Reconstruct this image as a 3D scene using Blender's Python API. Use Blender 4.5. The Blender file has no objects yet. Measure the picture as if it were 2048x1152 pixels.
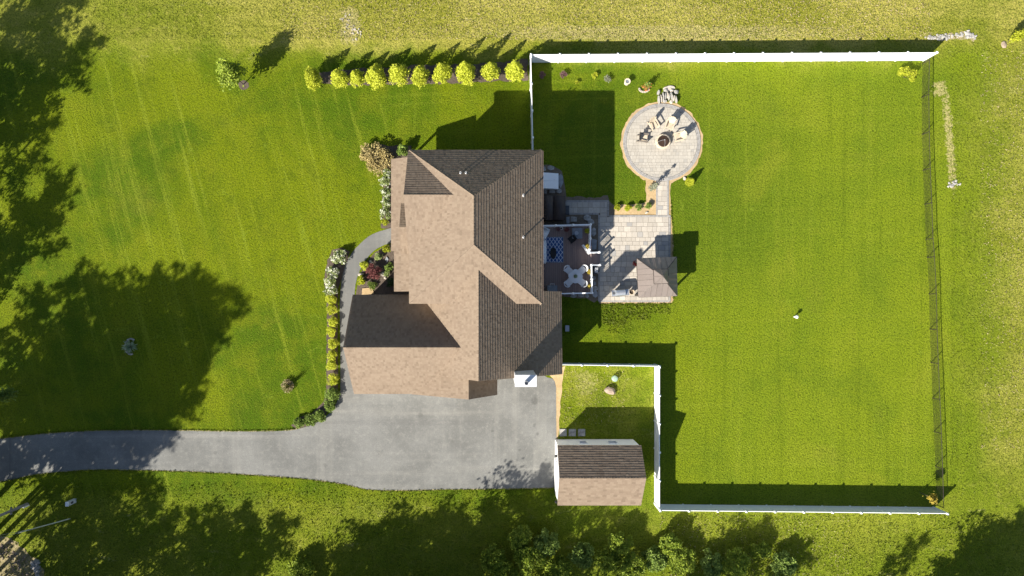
import bpy, bmesh, math, random
import numpy as np
from mathutils import Vector, Matrix, Euler

SC = bpy.context.scene
COL = SC.collection
R = math.radians

# ------------------------------------------------------------------ camera, sky, sun, exposure
CAM_H = 58.0                       # drone height above the lawn (m)
FOC = 1365.0                       # focal length in photo pixels (24 mm equivalent)
U0, V0 = 990.0, 615.0              # point straight below the drone
S = CAM_H / FOC                    # metres per photo pixel on the lawn

cam_d = bpy.data.cameras.new("drone_camera")
cam = bpy.data.objects.new("drone_camera", cam_d)
COL.objects.link(cam)
cam.location = (0, 0, CAM_H)
cam.rotation_euler = (0, 0, 0)
cam_d.sensor_width = 36.0
cam_d.lens = FOC / 2048.0 * 36.0
cam_d.shift_x = (1024.0 - U0) / 2048.0
cam_d.shift_y = (V0 - 576.0) / 2048.0
cam_d.clip_start = 0.5
cam_d.clip_end = 5000.0
SC.camera = cam

world = bpy.data.worlds.new("World")
SC.world = world
world.use_nodes = True
wn = world.node_tree
wn.nodes.clear()
SUN_EL = R(35.4)
w_out = wn.nodes.new("ShaderNodeOutputWorld")
w_bg = wn.nodes.new("ShaderNodeBackground")
w_sky = wn.nodes.new("ShaderNodeTexSky")
w_sky.sky_type = 'NISHITA'
w_sky.sun_disc = False
w_sky.sun_elevation = SUN_EL
w_sky.sun_rotation = R(225)
w_sky.air_density = 1.0
w_sky.dust_density = 1.0
w_bg.inputs["Strength"].default_value = 0.064
wn.links.new(w_sky.outputs[0], w_bg.inputs["Color"])
wn.links.new(w_bg.outputs[0], w_out.inputs["Surface"])

sun_d = bpy.data.lights.new("sun", 'SUN')
sun_d.energy = 5.0
sun_d.angle = R(0.55)
sun_d.color = (1.0, 0.93, 0.82)
sun = bpy.data.objects.new("sun", sun_d)
COL.objects.link(sun)
sun.location = (-30, -30, 60)
_c = math.cos(SUN_EL) * math.sqrt(0.5)
sun.rotation_euler = Vector((_c, _c, -math.sin(SUN_EL))).to_track_quat('-Z', 'Y').to_euler()

SC.view_settings.view_transform = 'Standard'
SC.view_settings.look = 'None'
SC.view_settings.gamma = 1.0
SC.view_settings.use_curve_mapping = False
SC.view_settings.exposure = 1.1
SC.cycles.max_bounces = 6
SC.cycles.diffuse_bounces = 3
SC.cycles.transparent_max_bounces = 8

rng = random.Random(7)

# ------------------------------------------------------------------ places
def P(u, v, z=0.0):
    """the place at height z seen at photo point (u, v)"""
    k = (CAM_H - z) / FOC
    return Vector(((u - U0) * k, (V0 - v) * k, z))

def T(x, y, z=0.0):
    """plan coordinates: photo pixels at lawn scale"""
    return Vector(((x - U0) * S, (V0 - y) * S, z))

# ------------------------------------------------------------------ objects
def tag(o, label=None, cat=None, group=None, kind=None):
    if label: o["label"] = label
    if cat: o["category"] = cat
    if group: o["group"] = group
    if kind: o["kind"] = kind
    return o

def thing(name, label, cat, loc=(0, 0, 0), rz=0.0, group=None):
    o = bpy.data.objects.new(name, None)
    COL.objects.link(o)
    o.location = loc
    o.rotation_euler = (0, 0, rz)
    o.empty_display_size = 0.3
    return tag(o, label, cat, group)

def link(name, me, parent=None, loc=None, rz=None):
    o = bpy.data.objects.new(name, me)
    COL.objects.link(o)
    if parent is not None: o.parent = parent
    if loc is not None: o.location = loc
    if rz is not None: o.rotation_euler = (0, 0, rz)
    return o

def children(o):
    return [c for c in bpy.data.objects if c.parent == o]

def copy_tree(o, parent=None):
    c = o.copy()
    COL.objects.link(c)
    c.parent = parent
    for k in list(o.children):
        copy_tree(k, c)
    return c

class MB:
    def __init__(s):
        s.v = []; s.f = []; s.m = []
    def add(s, verts, faces, mi=0):
        b = len(s.v)
        s.v += [tuple(p) for p in verts]
        s.f += [tuple(b + i for i in f) for f in faces]
        s.m += [mi] * len(faces)
        return s
    def box(s, c, d, rz=0.0, mi=0, taper=1.0, rot=None):
        x, y, z = d[0] / 2, d[1] / 2, d[2] / 2
        pts = [(-x, -y, -z), (x, -y, -z), (x, y, -z), (-x, y, -z),
               (-x * taper, -y * taper, z), (x * taper, -y * taper, z), (x * taper, y * taper, z), (-x * taper, y * taper, z)]
        M = rot if rot is not None else Matrix.Rotation(rz, 3, 'Z')
        pts = [M @ Vector(p) + Vector(c) for p in pts]
        return s.add(pts, [(3, 2, 1, 0), (4, 5, 6, 7), (0, 1, 5, 4), (1, 2, 6, 5), (2, 3, 7, 6), (3, 0, 4, 7)], mi)
    def bar(s, a, b, w, h=None, mi=0):
        a = Vector(a); b = Vector(b); d = b - a; L = d.length
        if L < 1e-6: return s
        q = d.to_track_quat('X', 'Z').to_matrix()
        return s.box((a + b) / 2, (L, w, h or w), mi=mi, rot=q)
    def tube(s, pts, rad, n=8, mi=0, cap=True):
        pts = [Vector(p) for p in pts]
        if not hasattr(rad, '__len__'): rad = [rad] * len(pts)
        rings = []
        for i, p in enumerate(pts):
            d = (pts[min(i + 1, len(pts) - 1)] - pts[max(i - 1, 0)]).normalized()
            q = d.to_track_quat('Z', 'Y').to_matrix()
            rings.append([p + q @ Vector((math.cos(2 * math.pi * k / n) * rad[i], math.sin(2 * math.pi * k / n) * rad[i], 0)) for k in range(n)])
        V = [p for r in rings for p in r]; Fc = []
        for i in range(len(pts) - 1):
            for k in range(n):
                Fc.append((i * n + k, i * n + (k + 1) % n, (i + 1) * n + (k + 1) % n, (i + 1) * n + k))
        if cap:
            Fc.append(tuple(range(n - 1, -1, -1)))
            Fc.append(tuple(range((len(pts) - 1) * n, len(pts) * n)))
        return s.add(V, Fc, mi)
    def lathe(s, prof, c=(0, 0, 0), n=20, mi=0):
        """prof: (radius, z) from bottom outside round to the top"""
        V = []; Fc = []
        for (r, z) in prof:
            for k in range(n):
                a = 2 * math.pi * k / n
                V.append((c[0] + r * math.cos(a), c[1] + r * math.sin(a), c[2] + z))
        for i in range(len(prof) - 1):
            for k in range(n):
                Fc.append((i * n + k, i * n + (k + 1) % n, (i + 1) * n + (k + 1) % n, (i + 1) * n + k))
        Fc.append(tuple(range(n - 1, -1, -1)))
        Fc.append(tuple(range((len(prof) - 1) * n, len(prof) * n)))
        return s.add(V, Fc, mi)
    def prism(s, poly, z0, z1, mi=0):
        n = len(poly)
        A = sum(poly[i][0] * poly[(i + 1) % n][1] - poly[(i + 1) % n][0] * poly[i][1] for i in range(n))
        if A < 0: poly = list(reversed(poly))
        V = [(p[0], p[1], z0) for p in poly] + [(p[0], p[1], z1) for p in poly]
        Fc = [tuple(range(n - 1, -1, -1)), tuple(range(n, 2 * n))]
        for i in range(n):
            j = (i + 1) % n
            Fc.append((i, j, n + j, n + i))
        return s.add(V, Fc, mi)
    def mesh(s, name, mats, smooth=False):
        me = bpy.data.meshes.new(name)
        me.from_pydata(s.v, [], s.f)
        if not isinstance(mats, (list, tuple)): mats = [mats]
        for m in mats: me.materials.append(m)
        if len(mats) > 1: me.polygons.foreach_set("material_index", s.m)
        if smooth: me.polygons.foreach_set("use_smooth", [True] * len(me.polygons))
        me.update()
        return me
    def build(s, name, mats, parent=None, smooth=False, loc=None, rz=None):
        return link(name, s.mesh(name, mats, smooth), parent, loc, rz)

def fast_mesh(name, V, Q, mat):
    """V (n,3), Q (m,4) arrays"""
    me = bpy.data.meshes.new(name)
    V = np.asarray(V, dtype=np.float32); Q = np.asarray(Q, dtype=np.int32)
    me.vertices.add(len(V)); me.vertices.foreach_set("co", V.ravel())
    me.loops.add(Q.size); me.loops.foreach_set("vertex_index", Q.ravel())
    me.polygons.add(len(Q))
    me.polygons.foreach_set("loop_start", np.arange(0, Q.size, Q.shape[1], dtype=np.int32))
    me.polygons.foreach_set("loop_total", np.full(len(Q), Q.shape[1], dtype=np.int32))
    me.materials.append(mat)
    me.update(calc_edges=True)
    return me

def leaf_mesh(name, pts, size, mat, seed=0, up=0.5, aspect=0.55):
    g = np.random.default_rng(seed)
    pts = np.asarray(pts, dtype=np.float64); n = len(pts)
    nr = g.normal(size=(n, 3)); nr /= np.linalg.norm(nr, axis=1)[:, None]
    nr[:, 0] -= 0.25; nr[:, 1] -= 0.25
    nr[:, 2] = np.abs(nr[:, 2]) * 0.6 + up
    nr /= np.linalg.norm(nr, axis=1)[:, None]
    t = np.cross(nr, g.normal(size=(n, 3))); t /= np.linalg.norm(t, axis=1)[:, None] + 1e-9
    b = np.cross(nr, t)
    sz = (size * g.uniform(0.6, 1.3, n))[:, None]
    V = np.empty((n, 4, 3))
    V[:, 0] = pts + t * sz; V[:, 1] = pts + b * sz * aspect + nr * sz * 0.18
    V[:, 2] = pts - t * sz; V[:, 3] = pts - b * sz * aspect + nr * sz * 0.18
    return fast_mesh(name, V.reshape(-1, 3), np.arange(4 * n).reshape(n, 4), mat)

# ------------------------------------------------------------------ materials
class Nodes:
    def __init__(s, name):
        s.m = bpy.data.materials.new(name)
        s.m.use_nodes = True
        s.t = s.m.node_tree
        s.t.nodes.clear()
        s.out = s.t.nodes.new("ShaderNodeOutputMaterial")
    def n(s, typ, **kw):
        return s.t.nodes.new(typ)
    def put(s, sock, val):
        if isinstance(val, bpy.types.NodeSocket): s.t.links.new(val, sock)
        elif val is not None:
            if sock.type == 'RGBA' and len(val) == 3: val = (*val, 1)
            sock.default_value = val
    def pos(s):
        return s.n("ShaderNodeNewGeometry").outputs["Position"]
    def obj(s):
        return s.n("ShaderNodeTexCoord").outputs["Object"]
    def island(s):
        return s.n("ShaderNodeNewGeometry").outputs["Random Per Island"]
    def orand(s):
        return s.n("ShaderNodeObjectInfo").outputs["Random"]
    def scale(s, vec, xyz, rz=0.0, loc=(0, 0, 0)):
        m = s.n("ShaderNodeMapping")
        s.put(m.inputs["Vector"], vec)
        m.inputs["Scale"].default_value = xyz
        m.inputs["Rotation"].default_value = (0, 0, rz)
        m.inputs["Location"].default_value = loc
        return m.outputs[0]
    def streak(s, vec, xyz, rz, loc=(0, 0, 0)):
        return s.scale(s.scale(vec, (1, 1, 1), rz), xyz, 0.0, loc)
    def noise(s, vec, sc, det=4.0, rough=0.55, dist=0.0):
        t = s.n("ShaderNodeTexNoise")
        s.put(t.inputs["Vector"], vec)
        t.inputs["Scale"].default_value = sc
        t.inputs["Detail"].default_value = det
        t.inputs["Roughness"].default_value = rough
        t.inputs["Distortion"].default_value = dist
        return t.outputs["Fac"]
    def voro(s, vec, sc, feat='F1', out="Distance", rnd=1.0):
        t = s.n("ShaderNodeTexVoronoi")
        t.feature = feat
        s.put(t.inputs["Vector"], vec)
        t.inputs["Scale"].default_value = sc
        t.inputs["Randomness"].default_value = rnd
        return t.outputs[out]
    def ramp(s, f, a, b, o0=0.0, o1=1.0, smooth=True):
        m = s.n("ShaderNodeMapRange")
        m.interpolation_type = 'SMOOTHSTEP' if smooth else 'LINEAR'
        s.put(m.inputs["Value"], f)
        for k, v in (("From Min", a), ("From Max", b), ("To Min", o0), ("To Max", o1)):
            m.inputs[k].default_value = v
        return m.outputs[0]
    def math(s, op, a, b=None, c=None, clamp=False):
        m = s.n("ShaderNodeMath"); m.operation = op; m.use_clamp = clamp
        s.put(m.inputs[0], a)
        if b is not None: s.put(m.inputs[1], b)
        if c is not None: s.put(m.inputs[2], c)
        return m.outputs[0]
    def mix(s, f, a, b, blend='MIX'):
        m = s.n("ShaderNodeMix"); m.data_type = 'RGBA'; m.blend_type = blend
        s.put(m.inputs["Factor"], f)
        s.put(m.inputs[6], a); s.put(m.inputs[7], b)
        return m.outputs[2]
    def sep(s, vec):
        m = s.n("ShaderNodeSeparateXYZ"); s.put(m.inputs[0], vec)
        return m.outputs
    def bump(s, h, dist, strength=1.0):
        b = s.n("ShaderNodeBump")
        b.inputs["Strength"].default_value = strength
        b.inputs["Distance"].default_value = dist
        s.put(b.inputs["Height"], h)
        return b.outputs[0]
    def surf(s, color, rough=0.85, bump=None, metal=0.0, spec=0.3, trans=None, alpha=None):
        p = s.n("ShaderNodeBsdfPrincipled")
        s.put(p.inputs["Base Color"], color)
        s.put(p.inputs["Roughness"], rough)
        p.inputs["Metallic"].default_value = metal
        p.inputs["Specular IOR Level"].default_value = spec
        if bump is not None: s.put(p.inputs["Normal"], bump)
        res = p.outputs[0]
        if trans is not None:
            tr = s.n("ShaderNodeBsdfTranslucent"); s.put(tr.inputs[0], trans[1])
            mx = s.n("ShaderNodeMixShader"); mx.inputs[0].default_value = trans[0]
            s.t.links.new(res, mx.inputs[1]); s.t.links.new(tr.outputs[0], mx.inputs[2])
            res = mx.outputs[0]
        s.t.links.new(res, s.out.inputs["Surface"])
        return s.m

def plain(name, c, rough=0.6, metal=0.0, spec=0.4, var=0.12, sc=3.0, bump=0.0, bsc=20.0):
    k = Nodes(name)
    v = k.obj()
    f = k.noise(v, sc, 5.0, 0.6)
    c2 = tuple(max(0, x * (1 - var)) for x in c); c3 = tuple(min(1, x * (1 + var)) for x in c)
    col = k.mix(k.ramp(f, 0.3, 0.7), c2, c3)
    b = k.bump(k.noise(v, bsc, 4.0), bump) if bump else None
    return k.surf(col, rough, b, metal, spec)

def leafmat(name, dark, light, trans=0.3, big=1.2, third=None):
    k = Nodes(name)
    c = k.mix(k.island(), dark, light)
    f = k.noise(k.obj(), big, 3.0)
    c = k.mix(k.ramp(f, 0.35, 0.7, 0.0, 0.5), c, third or tuple(x * 0.75 for x in dark))
    return k.surf(c, 0.6, None, 0.0, 0.25, (trans, c))

def shinglemat(name, a, b, c):
    k = Nodes(name)
    i = k.island()
    col = k.mix(k.ramp(i, 0.1, 0.75, smooth=False), a, b)
    col = k.mix(k.ramp(i, 0.82, 0.95), col, c)
    v = k.pos()
    st = k.noise(v, 0.35, 4.0, 0.6)
    col = k.mix(k.ramp(st, 0.35, 0.75, 0.0, 0.18), col, tuple(x * 0.72 for x in a))
    gr = k.noise(v, 14.0, 3.0, 0.7)
    col = k.mix(k.ramp(gr, 0.35, 0.7, 0.0, 0.22), col, tuple(x * 0.6 for x in a))
    return k.surf(col, 0.92, k.bump(k.noise(v, 40.0, 3.0), 0.006), 0, 0.15)

def grassmat():
    k = Nodes("lawn_grass")
    v = k.pos()
    x, y, z = k.sep(v)
    # --- which ground: mown lawn or rough field (soft, noise warped borders)
    wob = k.math('MULTIPLY', k.math('SUBTRACT', k.noise(v, 0.22, 5.0, 0.65), 0.5), 7.0)
    xw = k.math('ADD', x, wob); yw = k.math('ADD', y, wob)
    top = k.ramp(yw, (V0 - 145) * S, (V0 - 75) * S)
    right = k.ramp(k.math('ADD', x, k.math('MULTIPLY', wob, 1.6)), (1885 - U0) * S, (2040 - U0) * S)
    low = k.ramp(k.math('SUBTRACT', y, k.math('MULTIPLY', wob, 0.3)), (V0 - 965) * S, (V0 - 1035) * S)
    fld = k.math('MAXIMUM', top, k.math('MAXIMUM', k.math('MULTIPLY', right, 0.75), k.math('MULTIPLY', low, 0.62)))
    yard = k.math('MULTIPLY', k.math('MULTIPLY', k.ramp(x, (1108 - U0) * S, (1112 - U0) * S), k.ramp(x, (1312 - U0) * S, (1306 - U0) * S)),
                  k.math('MULTIPLY', k.ramp(y, (V0 - 890) * S, (V0 - 870) * S), k.ramp(y, (V0 - 727) * S, (V0 - 732) * S)))
    fld = k.math('MAXIMUM', fld, k.math('MULTIPLY', yard, k.ramp(k.noise(v, 0.5, 4.0), 0.35, 0.6, 0.15, 0.85)))
    # --- mown lawn
    n1 = k.noise(v, 0.09, 4.0, 0.6, 0.6)
    n2 = k.noise(v, 0.55, 5.0, 0.65)
    n3 = k.noise(v, 7.0, 4.0, 0.75)
    n4 = k.noise(v, 12.0, 3.0, 0.75)
    lawn = k.mix(k.ramp(n1, 0.38, 0.62), (0.066, 0.120, 0.0018), (0.162, 0.196, 0.003))
    lawn = k.mix(k.ramp(n2, 0.42, 0.72, 0.0, 0.6), lawn, (0.182, 0.198, 0.010))
    lawn = k.mix(k.ramp(k.noise(k.scale(v, (1, 1, 1), 0, (31, 7, 0)), 0.3, 5.0, 0.7), 0.50, 0.72, 0.0, 0.55), lawn, (0.062, 0.098, 0.003))
    # the back yard is a little paler
    east = k.ramp(x, (1180 - U0) * S, (1500 - U0) * S)
    lawn = k.mix(k.math('MULTIPLY', east, 0.62), lawn, (0.208, 0.262, 0.016))
    # lusher round the patio, blotchy further out
    dx_ = k.math('MULTIPLY', k.math('SUBTRACT', x, (1330 - U0) * S), 0.8); dy_ = k.math('SUBTRACT', y, (V0 - 400) * S)
    dd = k.math('SQRT', k.math('ADD', k.math('MULTIPLY', dx_, dx_), k.math('MULTIPLY', dy_, dy_)))
    lush = k.math('MULTIPLY', k.ramp(k.math('ADD', dd, k.math('MULTIPLY', wob, 0.8)), 13.0, 4.0), k.ramp(x, (1130 - U0) * S, (1180 - U0) * S))
    lawn = k.mix(k.math('MULTIPLY', lush, 0.60), lawn, (0.072, 0.122, 0.006))
    bl_ = k.noise(k.scale(v, (1, 1, 1), 0, (3, 41, 0)), 0.16, 5.0, 0.62, 0.5)
    lawn = k.mix(k.math('MULTIPLY', k.ramp(bl_, 0.50, 0.68, 0.0, 0.5), east), lawn, (0.110, 0.165, 0.010))
    lawn = k.mix(k.math('MULTIPLY', k.ramp(bl_, 0.48, 0.30, 0.0, 0.5), east), lawn, (0.250, 0.262, 0.026))
    # mower tracks: long thin streaks
    s1 = k.noise(k.streak(v, (1.25, 0.035, 1), R(-15)), 1.0, 4.0, 0.75)
    s2 = k.noise(k.streak(v, (1.5, 0.05, 1), R(1)), 1.0, 3.0, 0.7)
    s3 = k.noise(k.streak(v, (0.05, 1.3, 1), R(-2), (3, 8, 0)), 1.0, 3.0, 0.7)
    west = k.ramp(x, (860 - U0) * S, (700 - U0) * S)
    l1 = k.math('MULTIPLY', k.ramp(s1, 0.51, 0.70, 0.0, 0.62), west)
    l2 = k.math('MULTIPLY', k.math('ADD', k.ramp(s2, 0.50, 0.74, 0.0, 0.30), k.ramp(s3, 0.50, 0.74, 0.0, 0.26)), k.math('SUBTRACT', 1.0, west))
    lawn = k.mix(k.math('ADD', l1, l2), lawn, (0.250, 0.290, 0.030))
    d1 = k.math('ADD', k.math('MULTIPLY', k.ramp(s1, 0.46, 0.30, 0.0, 0.4), west), k.math('MULTIPLY', k.ramp(s2, 0.48, 0.28, 0.0, 0.32), east))
    lawn = k.mix(d1, lawn, (0.070, 0.105, 0.003))
    cl_ = k.noise(v, 0.75, 6.0, 0.72, 0.6)
    lawn = k.mix(k.ramp(cl_, 0.60, 0.70, 0.0, 0.45), lawn, (0.205, 0.265, 0.030))
    lawn = k.mix(k.ramp(cl_, 0.40, 0.30, 0.0, 0.40), lawn, (0.060, 0.110, 0.004))
    # thin brownish worn areas
    n5 = k.noise(k.scale(v, (1, 1, 1), 0, (13, 4, 0)), 0.13, 5.0, 0.6)
    lawn = k.mix(k.ramp(n5, 0.58, 0.75, 0.0, 0.45), lawn, (0.190, 0.178, 0.035))
    # --- field: coarse, straw and weeds
    m1 = k.noise(k.scale(v, (0.6, 1.3, 1), 0, (5, 1, 0)), 0.16, 5.0, 0.65)
    m2 = k.noise(v, 1.3, 6.0, 0.72)
    field = k.mix(k.ramp(m1, 0.38, 0.62), (0.150, 0.190, 0.014), (0.255, 0.262, 0.040))
    tan = k.mix(k.ramp(m1, 0.38, 0.62), (0.285, 0.270, 0.045), (0.450, 0.385, 0.125))
    ea_ = k.math('MULTIPLY', top, k.ramp(xw, (250 - U0) * S, (750 - U0) * S, 0.25, 1.0))
    ea_ = k.math('MULTIPLY', ea_, k.ramp(xw, (2010 - U0) * S, (1800 - U0) * S, 0.25, 1.0))
    ea_ = k.math('MAXIMUM', ea_, k.math('MULTIPLY', k.ramp(k.math('ADD', x, k.math('MULTIPLY', wob, 1.2)), (1930 - U0) * S, (2050 - U0) * S, 0.0, 0.8), k.ramp(y, (V0 - 980) * S, (V0 - 850) * S)))
    field = k.mix(ea_, field, tan)
    field = k.mix(k.math('MULTIPLY', k.ramp(m2, 0.5, 0.68, 0.0, 0.75), k.ramp(ea_, 0.0, 1.0, 0.5, 1.0)), field, (0.480, 0.400, 0.150))
    field = k.mix(k.ramp(k.noise(v, 2.6, 5.0, 0.7, 0.4), 0.60, 0.70, 0.0, 0.6), field, (0.105, 0.130, 0.016))
    bare = k.math('MULTIPLY', k.ramp(k.noise(k.scale(v, (0.5, 1.6, 1), 0, (2, 9, 0)), 0.45, 6.0, 0.7), 0.60, 0.70), k.ramp(k.noise(v, 4.0, 3.0), 0.40, 0.55))
    field = k.mix(k.math('MULTIPLY', bare, 0.8), field, (0.56, 0.47, 0.31))
    c = k.mix(fld, lawn, field)
    # worn dirt strip past the chain link fence and a stony patch in the field
    fine = k.noise(v, 3.2, 5.0, 0.75)
    def blot(u_, v_, a_, b_, slope=0.0):
        yy_ = k.math('SUBTRACT', y, (V0 - v_) * S)
        xx_ = k.math('SUBTRACT', k.math('SUBTRACT', x, (u_ - U0) * S), k.math('MULTIPLY', yy_, slope))
        q_ = k.math('ADD', k.math('POWER', k.math('ABSOLUTE', k.math('DIVIDE', xx_, a_ * S)), 2.0), k.math('POWER', k.math('ABSOLUTE', k.math('DIVIDE', yy_, b_ * S)), 4.0))
        return k.ramp(k.math('ADD', q_, k.math('MULTIPLY', k.math('SUBTRACT', fine, 0.5), 7.0)), 1.0, 0.2)
    bare2 = k.math('MAXIMUM', blot(1899, 280, 9, 105, -0.085), k.math('MAXIMUM', blot(700, 52, 22, 40), k.math('MAXIMUM', blot(1880, 178, 14, 16), k.math('MULTIPLY', blot(1170, 765, 22, 26), 0.4))))
    bare2 = k.math('MAXIMUM', bare2, k.math('MULTIPLY', blot(1320, 66, 380, 16), 0.75))
    c = k.mix(k.math('MULTIPLY', bare2, 0.85), c, k.mix(n3, (0.36, 0.29, 0.15), (0.62, 0.52, 0.34)))
    # blades and clumps
    c = k.mix(k.ramp(n3, 0.54, 0.30, 0.0, 0.72), c, (0.042, 0.066, 0.002))
    c = k.mix(k.ramp(k.noise(v, 6.5, 3.0, 0.85, 0.3), 0.52, 0.34, 0.0, 0.75), c, (0.040, 0.062, 0.002))
    c = k.mix(k.ramp(n4, 0.54, 0.70, 0.0, 0.6), c, (0.335, 0.355, 0.050))
    c = k.mix(1.0, c, (1.02, 1.07, 0.74), 'MULTIPLY')
    h = k.math('ADD', k.math('MULTIPLY', n3, 0.8), k.math('MULTIPLY', n4, 0.45))
    h = k.math('ADD', h, k.math('MULTIPLY', k.math('MULTIPLY', m2, fld), 1.6))
    return k.surf(c, 0.85, k.bump(h, 0.20, 0.9), 0, 0.12)

def asphaltmat(name="asphalt"):
    k = Nodes(name)
    v = k.pos()
    x, y, z = k.sep(v)
    n1 = k.noise(v, 0.25, 5.0, 0.6); n2 = k.noise(v, 2.0, 5.0, 0.7); n3 = k.noise(v, 22.0, 2.0, 0.8)
    c = k.mix(k.ramp(n1, 0.32, 0.68), (0.158, 0.160, 0.150), (0.226, 0.228, 0.214))
    c = k.mix(k.ramp(n2, 0.48, 0.75, 0.0, 0.4), c, (0.335, 0.33, 0.295))
    tr = k.noise(k.scale(v, (0.03, 0.75, 1), R(2)), 1.0, 3.0, 0.6)
    c = k.mix(k.ramp(tr, 0.5, 0.72, 0.0, 0.45), c, (0.335, 0.325, 0.29))
    c = k.mix(k.ramp(tr, 0.45, 0.25, 0.0, 0.45), c, (0.115, 0.114, 0.112))
    c = k.mix(k.ramp(n3, 0.36, 0.66, 0.40, 0.0), c, (0.085, 0.085, 0.085))
    c = k.mix(k.ramp(k.noise(v, 7.0, 4.0, 0.8), 0.45, 0.28, 0.0, 0.45), c, (0.10, 0.10, 0.095))
    c = k.mix(k.ramp(k.noise(v, 11.0, 3.0, 0.8), 0.60, 0.78, 0.0, 0.5), c, (0.45, 0.43, 0.39))
    # hairline cracks
    w = k.n("ShaderNodeVectorMath"); w.operation = 'ADD'
    nz = k.n("ShaderNodeTexNoise"); k.put(nz.inputs["Vector"], v); nz.inputs["Scale"].default_value = 0.8
    k.put(w.inputs[0], v); k.put(w.inputs[1], nz.outputs["Color"])
    e = k.voro(k.scale(w.outputs[0], (1, 1, 0.0)), 0.16, 'DISTANCE_TO_EDGE')
    c = k.mix(k.math('MULTIPLY', k.ramp(e, 0.006, 0.001), k.ramp(n2, 0.48, 0.62, 0, 0.4)), c, (0.10, 0.10, 0.10))
    wk = k.math('MULTIPLY', k.ramp(y, (V0 - 800) * S, (V0 - 720) * S), k.ramp(x, (800 - U0) * S, (740 - U0) * S))
    c = k.mix(k.math('MULTIPLY', wk, 0.65), c, (0.145, 0.146, 0.140))
    vt = k.noise(k.scale(v, (0.8, 0.04, 1)), 1.0, 4.0, 0.65)
    c = k.mix(k.ramp(vt, 0.52, 0.72, 0.0, 0.16), c, (0.36, 0.35, 0.31))
    c = k.mix(k.ramp(vt, 0.46, 0.30, 0.0, 0.18), c, (0.145, 0.145, 0.135))
    c = k.mix(k.ramp(k.noise(v, 0.9, 6.0, 0.72), 0.55, 0.70, 0.0, 0.35), c, (0.15, 0.15, 0.14))
    for (u_, v_, r_, f_) in ((1072, 800, 11, .55), (1068, 850, 5, .4), (1075, 868, 4, .5), (840, 830, 6, .35), (760, 905, 9, .3), (905, 880, 7, .25), (430, 905, 5, .35), (1040, 900, 4, .45), (985, 862, 3.5, .5), (650, 930, 6, .3)):
        ax_ = k.math('SUBTRACT', x, (u_ - U0) * S); ay_ = k.math('SUBTRACT', y, (V0 - v_) * S)
        q_ = k.math('SQRT', k.math('ADD', k.math('MULTIPLY', ax_, ax_), k.math('MULTIPLY', ay_, ay_)))
        q_ = k.math('ADD', q_, k.math('MULTIPLY', k.math('SUBTRACT', n2, 0.5), r_ * S * 2.5))
        c = k.mix(k.math('MULTIPLY', k.ramp(q_, r_ * S, r_ * S * 0.3), f_), c, (0.085, 0.085, 0.08))
    for (u_, w_) in ((20, .05),):
        c = k.mix(k.math('MULTIPLY', k.ramp(k.math('ABSOLUTE', k.math('SUBTRACT', k.math('ADD', x, k.math('MULTIPLY', n2, 0.12)), (u_ - U0) * S + .06)), w_ * 1.6, w_ * 0.4), 0.55), c, (0.10, 0.10, 0.095))
    return k.surf(c, 0.9, k.bump(n3, 0.01, 0.6), 0, 0.2)

def soilmat(name, a, b, cc, sc=6.0, bump=0.05):
    k = Nodes(name)
    v = k.pos()
    c = k.mix(k.ramp(k.noise(v, sc, 5.0, 0.75), 0.3, 0.7), a, b)
    c = k.mix(k.ramp(k.noise(v, sc * 3, 3.0, 0.8), 0.58, 0.72, 0.0, 0.8), c, cc)
    c = k.mix(k.ramp(k.noise(v, 0.8, 3.0), 0.35, 0.65, 0.0, 0.4), c, tuple(q * 0.7 for q in a))
    return k.surf(c, 0.95, k.bump(k.noise(v, sc * 2, 4.0, 0.8), bump), 0, 0.1)

def pavermat(name, a, b, c, use_island=False):
    k = Nodes(name)
    i = k.island() if use_island else k.orand()
    col = k.mix(k.ramp(i, 0.0, 0.8, smooth=False), a, b)
    col = k.mix(k.ramp(i, 0.84, 0.95), col, c)
    v = k.pos()
    col = k.mix(k.ramp(k.noise(v, 6.0, 5.0, 0.75), 0.4, 0.75, 0.0, 0.35), col, tuple(q * 0.68 for q in a))
    col = k.mix(k.ramp(k.noise(v, 0.6, 4.0, 0.6), 0.45, 0.7, 0.0, 0.3), col, c)
    return k.surf(col, 0.9, k.bump(k.noise(v, 30.0, 3.0), 0.006), 0, 0.2)

M = {}
M['grass'] = grassmat()
M['asphalt'] = asphaltmat()
M['mulch'] = soilmat("dark_mulch", (0.085, 0.066, 0.052), (0.150, 0.120, 0.096), (0.24, 0.205, 0.17))
M['sand'] = soilmat("tan_stone_dust", (0.40, 0.285, 0.150), (0.52, 0.385, 0.215), (0.62, 0.50, 0.32), 5.0, 0.03)
M['brownbed'] = soilmat("brown_bark_bed", (0.16, 0.125, 0.09), (0.26, 0.21, 0.155), (0.36, 0.31, 0.24))
M['dirt'] = soilmat("pale_dirt", (0.25, 0.225, 0.10), (0.44, 0.36, 0.22), (0.58, 0.50, 0.36), 3.0, 0.08)
M['shingle'] = shinglemat("brown_shingles", (0.200, 0.152, 0.112), (0.236, 0.184, 0.136), (0.172, 0.131, 0.096))
M['underlay'] = plain("roof_edge_brown", (0.10, 0.075, 0.06), 0.8)
M['siding'] = plain("tan_siding", (0.50, 0.42, 0.32), 0.7)
M['white'] = plain("white_vinyl", (0.86, 0.87, 0.88), 0.45, var=0.03)
M['whitemetal'] = plain("white_painted_metal", (0.62, 0.635, 0.66), 0.4, var=0.05)
M['hatchlift'] = plain("shade_lifted_hatch_white", (0.88, 0.885, 0.89), 0.45, var=0.02)  # white metal copy, brightened in colour because the hatch stands in shade
M['glass'] = plain("window_glass", (0.03, 0.04, 0.05), 0.08, spec=0.8)
M['deck'] = None
k = Nodes("brown_deck_boards")
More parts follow.
